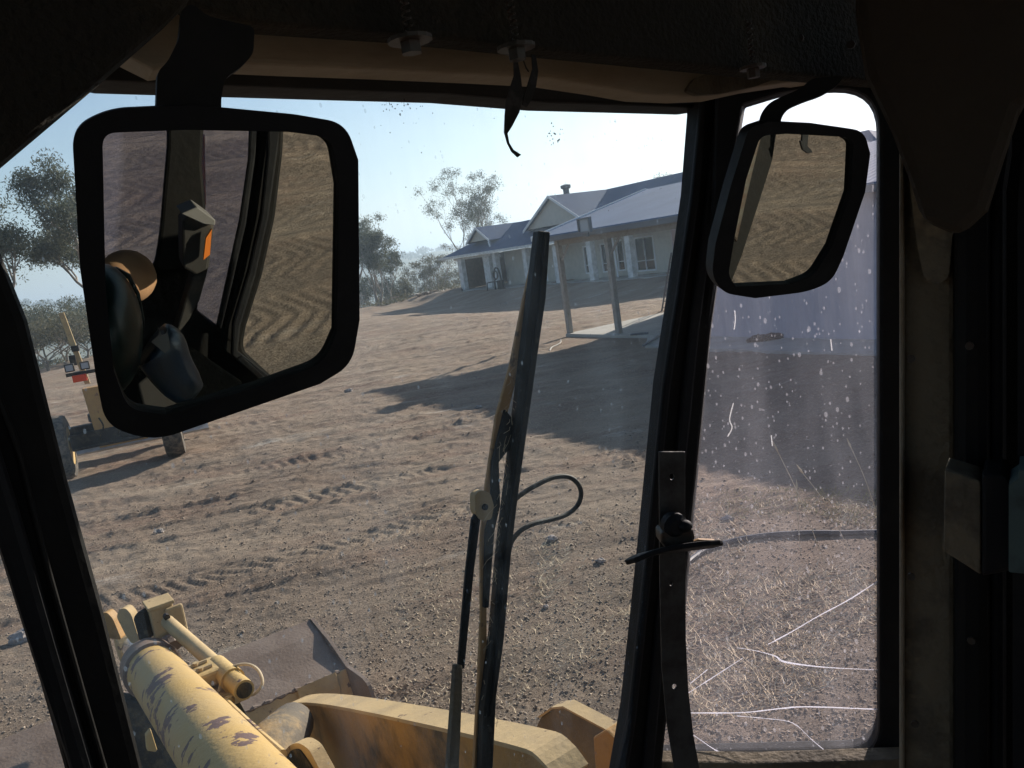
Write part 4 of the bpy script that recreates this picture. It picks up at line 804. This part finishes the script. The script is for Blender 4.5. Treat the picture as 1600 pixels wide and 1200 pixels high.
for _ in range(110):     # dry fibres caught in the linkage
    y=rng.uniform(560,1120); x=np.interp(y,[560,660,800,960,1120],[806,790,776,768,762])+rng.normal(0,6); L=rng.uniform(5,28); a=rng.normal(0,.5)
    p0=wpz.hit(x,y); p1=wpz.hit(x+L*math.sin(a)*.5+rng.normal(0,3),y+L*.5); p2=wpz.hit(x+L*math.sin(a),y+L); off=-FW*rng.uniform(.002,.012)
    q.tube([p0+off,p1+off,p2+off],.00032,3)
build('straw_fibres',q,'straw',wi)
# ---------- hanging dead leaf
lp=azp(-30,.61)
lf=empty('dried_leaf',lp.hit(806,86),'dark shrivelled leaf strip hanging from the middle roof bolt','leaf')
for nm,px in(('blade',[(803,88),(808,90),(810,120),(814,150),(812,175),(803,197),(797,207),(800,222),(806,233),(817,241),(811,245),(803,236),(797,222),(792,205),(790,180),(789,160),(793,140),(800,120)]),('blade',[(832,84),(838,86),(838,112),(834,135),(829,155),(822,168),(815,164),(816,150),(822,130),(830,108)])):
    pts=PX(px,lp); q=MB().prism(pts,FW*.0012); V=np.array(q.v); V+=FW*(.004*np.sin(V[:,2]*70))[:,None]; q.v=[tuple(v) for v in V]; build(nm,q,'rag',lf)
build('stem',MB().tube([lp.hit(x,y) for x,y in((820,86),(818,95),(822,106),(826,112))],.0007,5),'rag',lf)
# ---------- tilt cylinder
A=PD(238,1046,3.42); B=PD(366,1206,2.07); ax=nv(B-A); B2=B+ax*.5; rr=.105
rn=38; ts=np.linspace(0,1,30); 
cy=build('tilt_cylinder',MB().tube([A+(B2-A)*t for t in ts],rr,rn),'yellowchip',lo,smooth='auto')
CO=A-ax*.07
build('gland_collar',MB().tube([CO-ax*.07,CO-ax*.06,CO+ax*.07,CO+ax*.08],[rr*1.0,rr*1.10,rr*1.10,rr*1.0],rn).tube([CO+ax*.085,CO+ax*.115,CO+ax*.12],[rr*1.13,rr*1.13,rr*1.04],rn),'wornsteel',cy,smooth='auto')
build('piston_rod',MB().tube([CO-ax*.1,CO-ax*.60],.058,24),'chrome',cy,smooth='auto')
RE=CO-ax*.72
build('rod_eye',MB().tube([RE-RW*.07,RE+RW*.07],.075,20),'cream',cy,bevel=.01)
def plate(name,px,pl,th,m,parent=None,**k): return shp(name,px,pl,th,m,parent,**k)
dl=3.75
for i,px in enumerate([[(146,966),(166,956),(176,966),(190,1000),(172,998),(150,990)],[(182,964),(186,952),(196,950),(205,960),(213,985),(218,1004),(206,1006),(196,992)],[(208,966),(216,955),(225,957),(233,1000),(219,1004)]]):
    vp=Plane(M@np.array([0,0,-1.]),dl-.05*i); pts=PX(rpoly(px,5),vp); q=MB().prism(pts,RW*.02+FW*.02+vp.n*.02); build('linkage_plate',q,['orange','cream','grease'][i],lo,bevel=.006)
c=PD(250,955,3.72); bxx=build('rod_mount',MB().box(c-UP*.06,RW*.052,FW*.056,UP*.10),'cream',lo,bevel=.008)
build('mount_cap',MB().box(c+UP*.048-FW*.01,RW*.058,FW*.064,UP*.008),'cream',bxx,bevel=.003)
build('mount_lug',MB().box(c-UP*.05+RW*.05-FW*.06,RW*.04,FW*.012,UP*.075),'cream',bxx,bevel=.01)
c2=PD(259,962,3.6); build('mount_pin',MB().tube([c2,c2-FW*.03],.014,8),'bolt',bxx)
build('mount_foot',MB().tube([PD(262,1000,3.7),PD(268,1012,3.68)],.055,14),'wornsteel',bxx)
a=PD(262,972,3.62); b=PD(352,1052,3.02); dr=nv(b-a)
gd=build('guide_rod',MB().tube([a,b+dr*.08],.030,18),'cream',lo,smooth='auto')
build('guide_sleeve',MB().tube([b-dr*.10,b+dr*.06],.040,20).tube([b+dr*.055,b+dr*.085],.045,20).tube([b+dr*.085,b+dr*.20],.037,20),'yellow',gd,smooth='auto')
e=b+dr*.201; build('sleeve_bore',MB().tube([e,e+dr*.002],.029,18),'grease',gd)
lp3=[PD(372,1072,2.93),PD(384,1084,2.9),PD(398,1084,2.9),(PD(410,1068,2.92)),PD(404,1048,2.95),PD(388,1038,2.97),PD(366,1041,2.98),PD(350,1055,2.95),PD(342,1080,2.95)]
build('bonding_wire',MB().tube(smoothpts(lp3,6),.0055,8),'straw',gd,smooth='auto')
c=PD(313,1056,3.02); cl=build('clamp_block',MB().box(c,RW*.07,dr*.075,nv(np.cross(RW,dr))*.03),'yellow',lo,bevel=.012)
for s in(-.03,.03): build('clamp_bolt',MB().tube([c+dr*s+UP*.03,c+dr*s+UP*.045],.011,8).tube([c+dr*s-RW*.03+UP*.035,c+dr*s+RW*.04+UP*.035],.008,6),'cream',cl)
build('clamp_bracket',MB().box(c+RW*.07-UP*.07+dr*.05,RW*.05,dr*.09,UP*.03),'cream',cl,bevel=.006)
build('grease_line',MB().tube([PD(352,1095,2.85),PD(380,1122,2.6),PD(410,1150,2.35),PD(442,1178,2.15)],[.012]*4,8),'yellow',lo,smooth='auto')
build('line_fitting',MB().tube([PD(346,1098,2.88),PD(362,1095,2.86)],.017,8).tube([PD(358,1088,2.85),PD(358,1106,2.85)],.012,8),'yellow',lo,smooth='auto')
# dirty undercarriage seen below the cylinder and between the arms
build('front_frame',MB().prism(PX([(150,1090),(236,1098),(300,1180),(330,1300),(150,1300)],Plane(M@np.array([0,0,-1.]),3.4)),FW*.1),'grease',lo,bevel=.01)
build('frame_lug',MB().prism(PX([(228,1150),(236,1140),(246,1172),(244,1176),(230,1174)],Plane(M@np.array([0,0,-1.]),3.2)),FW*.03),'yellow',lo,bevel=.006)
build('cross_tube',MB().tube([PD(412,1215,2.4),PD(432,1165,2.5),PD(458,1130,2.7)],[.10,.09,.07],18),'dusty',lo,smooth='auto')
build('link_arm',MB().prism(PX([(340,1060),(358,1082),(372,1090),(388,1120),(412,1152),(406,1160),(386,1150),(350,1100)],Plane(M@np.array([0,0,-1.]),3.2)),FW*.05),'grease',lo,bevel=.006)
# boom arm (light in the paint: shaded orange inner face, sunlit cream top edge)
bp=Plane(RW,.74)
bo=[(360,1290),(385,1200),(405,1160),(425,1124),(445,1106),(470,1100),(520,1104),(640,1128),(800,1166),(845,1185),(876,1225),(900,1300)]
boom=build('boom_arm',MB().prism(PX(rpoly(bo,[0,0,0,8,8,8,0,0,10,12,12,0]),bp),RW*.05),'orange',lo,bevel=.003)
bt_=[(405,1160),(425,1124),(445,1106),(470,1100),(520,1104),(640,1128),(800,1166),(845,1185),(876,1225)]
top=[bp.hit(*p) for p in bt_]; q=MB().sweep([p+RW*.03+UP*.004 for p in smoothpts(top,3)],.075,.010,RW); build('top_flange',q,'cream',boom)
shp('boom_lug',[(440,1180),(452,1164),(466,1160),(482,1170),(506,1215),(520,1290),(440,1290)],Plane(RW,.52),.035,'cream',lo,r=8,bevel=.006)
shp('lug_face',[(446,1186),(454,1172),(466,1170),(478,1186),(496,1215),(505,1290),(446,1290)],Plane(RW,.515),.004,'grease',lo,r=6,bevel=0)
# mud guard plate to the right, face coloured brown for dust and shade
gp=Plane(RW,1.22)
gd2=shp('guard_plate',[(833,1150),(846,1118),(866,1105),(884,1104),(955,1142),(972,1165),(990,1230),(1000,1300),(880,1300)],gp,.03,'dusty',lo,r=[0,10,8,8,8,8,0,0,0],bevel=.004)
build('guard_edge',MB().sweep([p+RW*.012+UP*.003 for p in PX([(846,1120),(866,1106),(884,1104),(955,1142),(972,1165)],gp)],.045,.006,RW),'cream',gd2)
shp('guard_stop',[(926,1152),(946,1140),(966,1160),(984,1205),(990,1290),(936,1290)],Plane(RW,1.17),.05,'orange',gd2,bevel=.006)
# bucket: profile in the plane of its right side plate, swept across
SW=np.array([math.sin(R(57)),math.cos(R(57)),0]); s0=G(548,1055,.72); bpl=Plane(SW,(s0-O)@SW)
bu=[bpl.hit(x,y) for x,y in((470,985),(484,968),(500,988),(520,1018),(541,1046))]; lowr=bpl.hit(562,1122)
prof=[bu[1],bu[2],bu[3],bu[4]]
def shell(P3,th,m,nm,par=None,L=3.0,**k):
    q=MB(); nrm=[]; 
    for i,p in enumerate(P3):
        t=nv(P3[min(i+1,len(P3)-1)]-P3[max(i-1,0)]); nn=nv(np.cross(SW,t)); nrm.append(nn if nn[2]>0 else -nn)
    lo_=[p-n_*th for p,n_ in zip(P3,nrm)]; q.prism(list(P3)+lo_[::-1],-SW*L); return build(nm,q,m,par or lo,**k)
bk=shell([bu[1],bu[2],bu[3],bu[4]],.03,'wornsteel','bucket',bevel=.004)
shell([bu[4]+UP*.004,(bu[4]+lowr)/2+UP*.02,lowr],.03,'cream','bucket_back',bk,bevel=.004)
build('weld_seam',MB().tube([bu[4]+UP*.006-SW*(.04+i*.02)+np.array([0,0,.003*math.sin(i*2.3)]) for i in range(140)],[.008+.004*math.sin(i*1.7) for i in range(140)],6),'wornsteel',bk)
sp3=PX(rpoly([(484,966),(512,1000),(541,1042),(572,1064),(582,1095),(584,1150),(560,1230),(430,1260),(380,1150),(440,1040)],[3,0,0,14,8,0,0,0,0,0]),bpl)
build('side_plate',MB().prism(sp3,SW*.02),'wornsteel',bk,bevel=.004)
bd=nv(lowr-bu[4]); c=bu[4]+bd*.10-SW*.17+np.array([0,0,.055]); build('wear_block',MB().box(c,SW*.11,bd*.04,UP*.025),'cream',bk,bevel=.006)
gs=bu[1]+( -SW)*1.9
q=MB(); f1=nv(np.cross(SW,UP)); 
for L in(2.25,): 
    pA,pB=bu[1]-SW*L,bu[4]-SW*L; q.prism([pA+UP*.02,pB+UP*.10,pB-UP*.1,pA-UP*.05],-SW*.03)
build('gusset_plate',q,'wornsteel',bk,bevel=.003)
# ================================================================ HAZE
zlo=float(gv[:,2].min())-1; zhi=float(max(gv[:,2].max()+12,30))
hz=MB().box((0,0,(zlo+zhi)/2),(5900,0,0),(0,5900,0),(0,0,(zhi-zlo)/2))
hm=bpy.data.materials.new('haze_air'); hm.use_nodes=True; t=hm.node_tree; t.nodes.clear(); o=t.nodes.new('ShaderNodeOutputMaterial'); v=t.nodes.new('ShaderNodeVolumePrincipled'); v.inputs['Color'].default_value=(.68,.84,1,1); v.inputs['Density'].default_value=.0009; v.inputs['Anisotropy'].default_value=.4; t.links.new(v.outputs[0],o.inputs['Volume'])
build('haze',hz,hm,kind='stuff',label='thin blue haze over the distant hills',cat='haze')
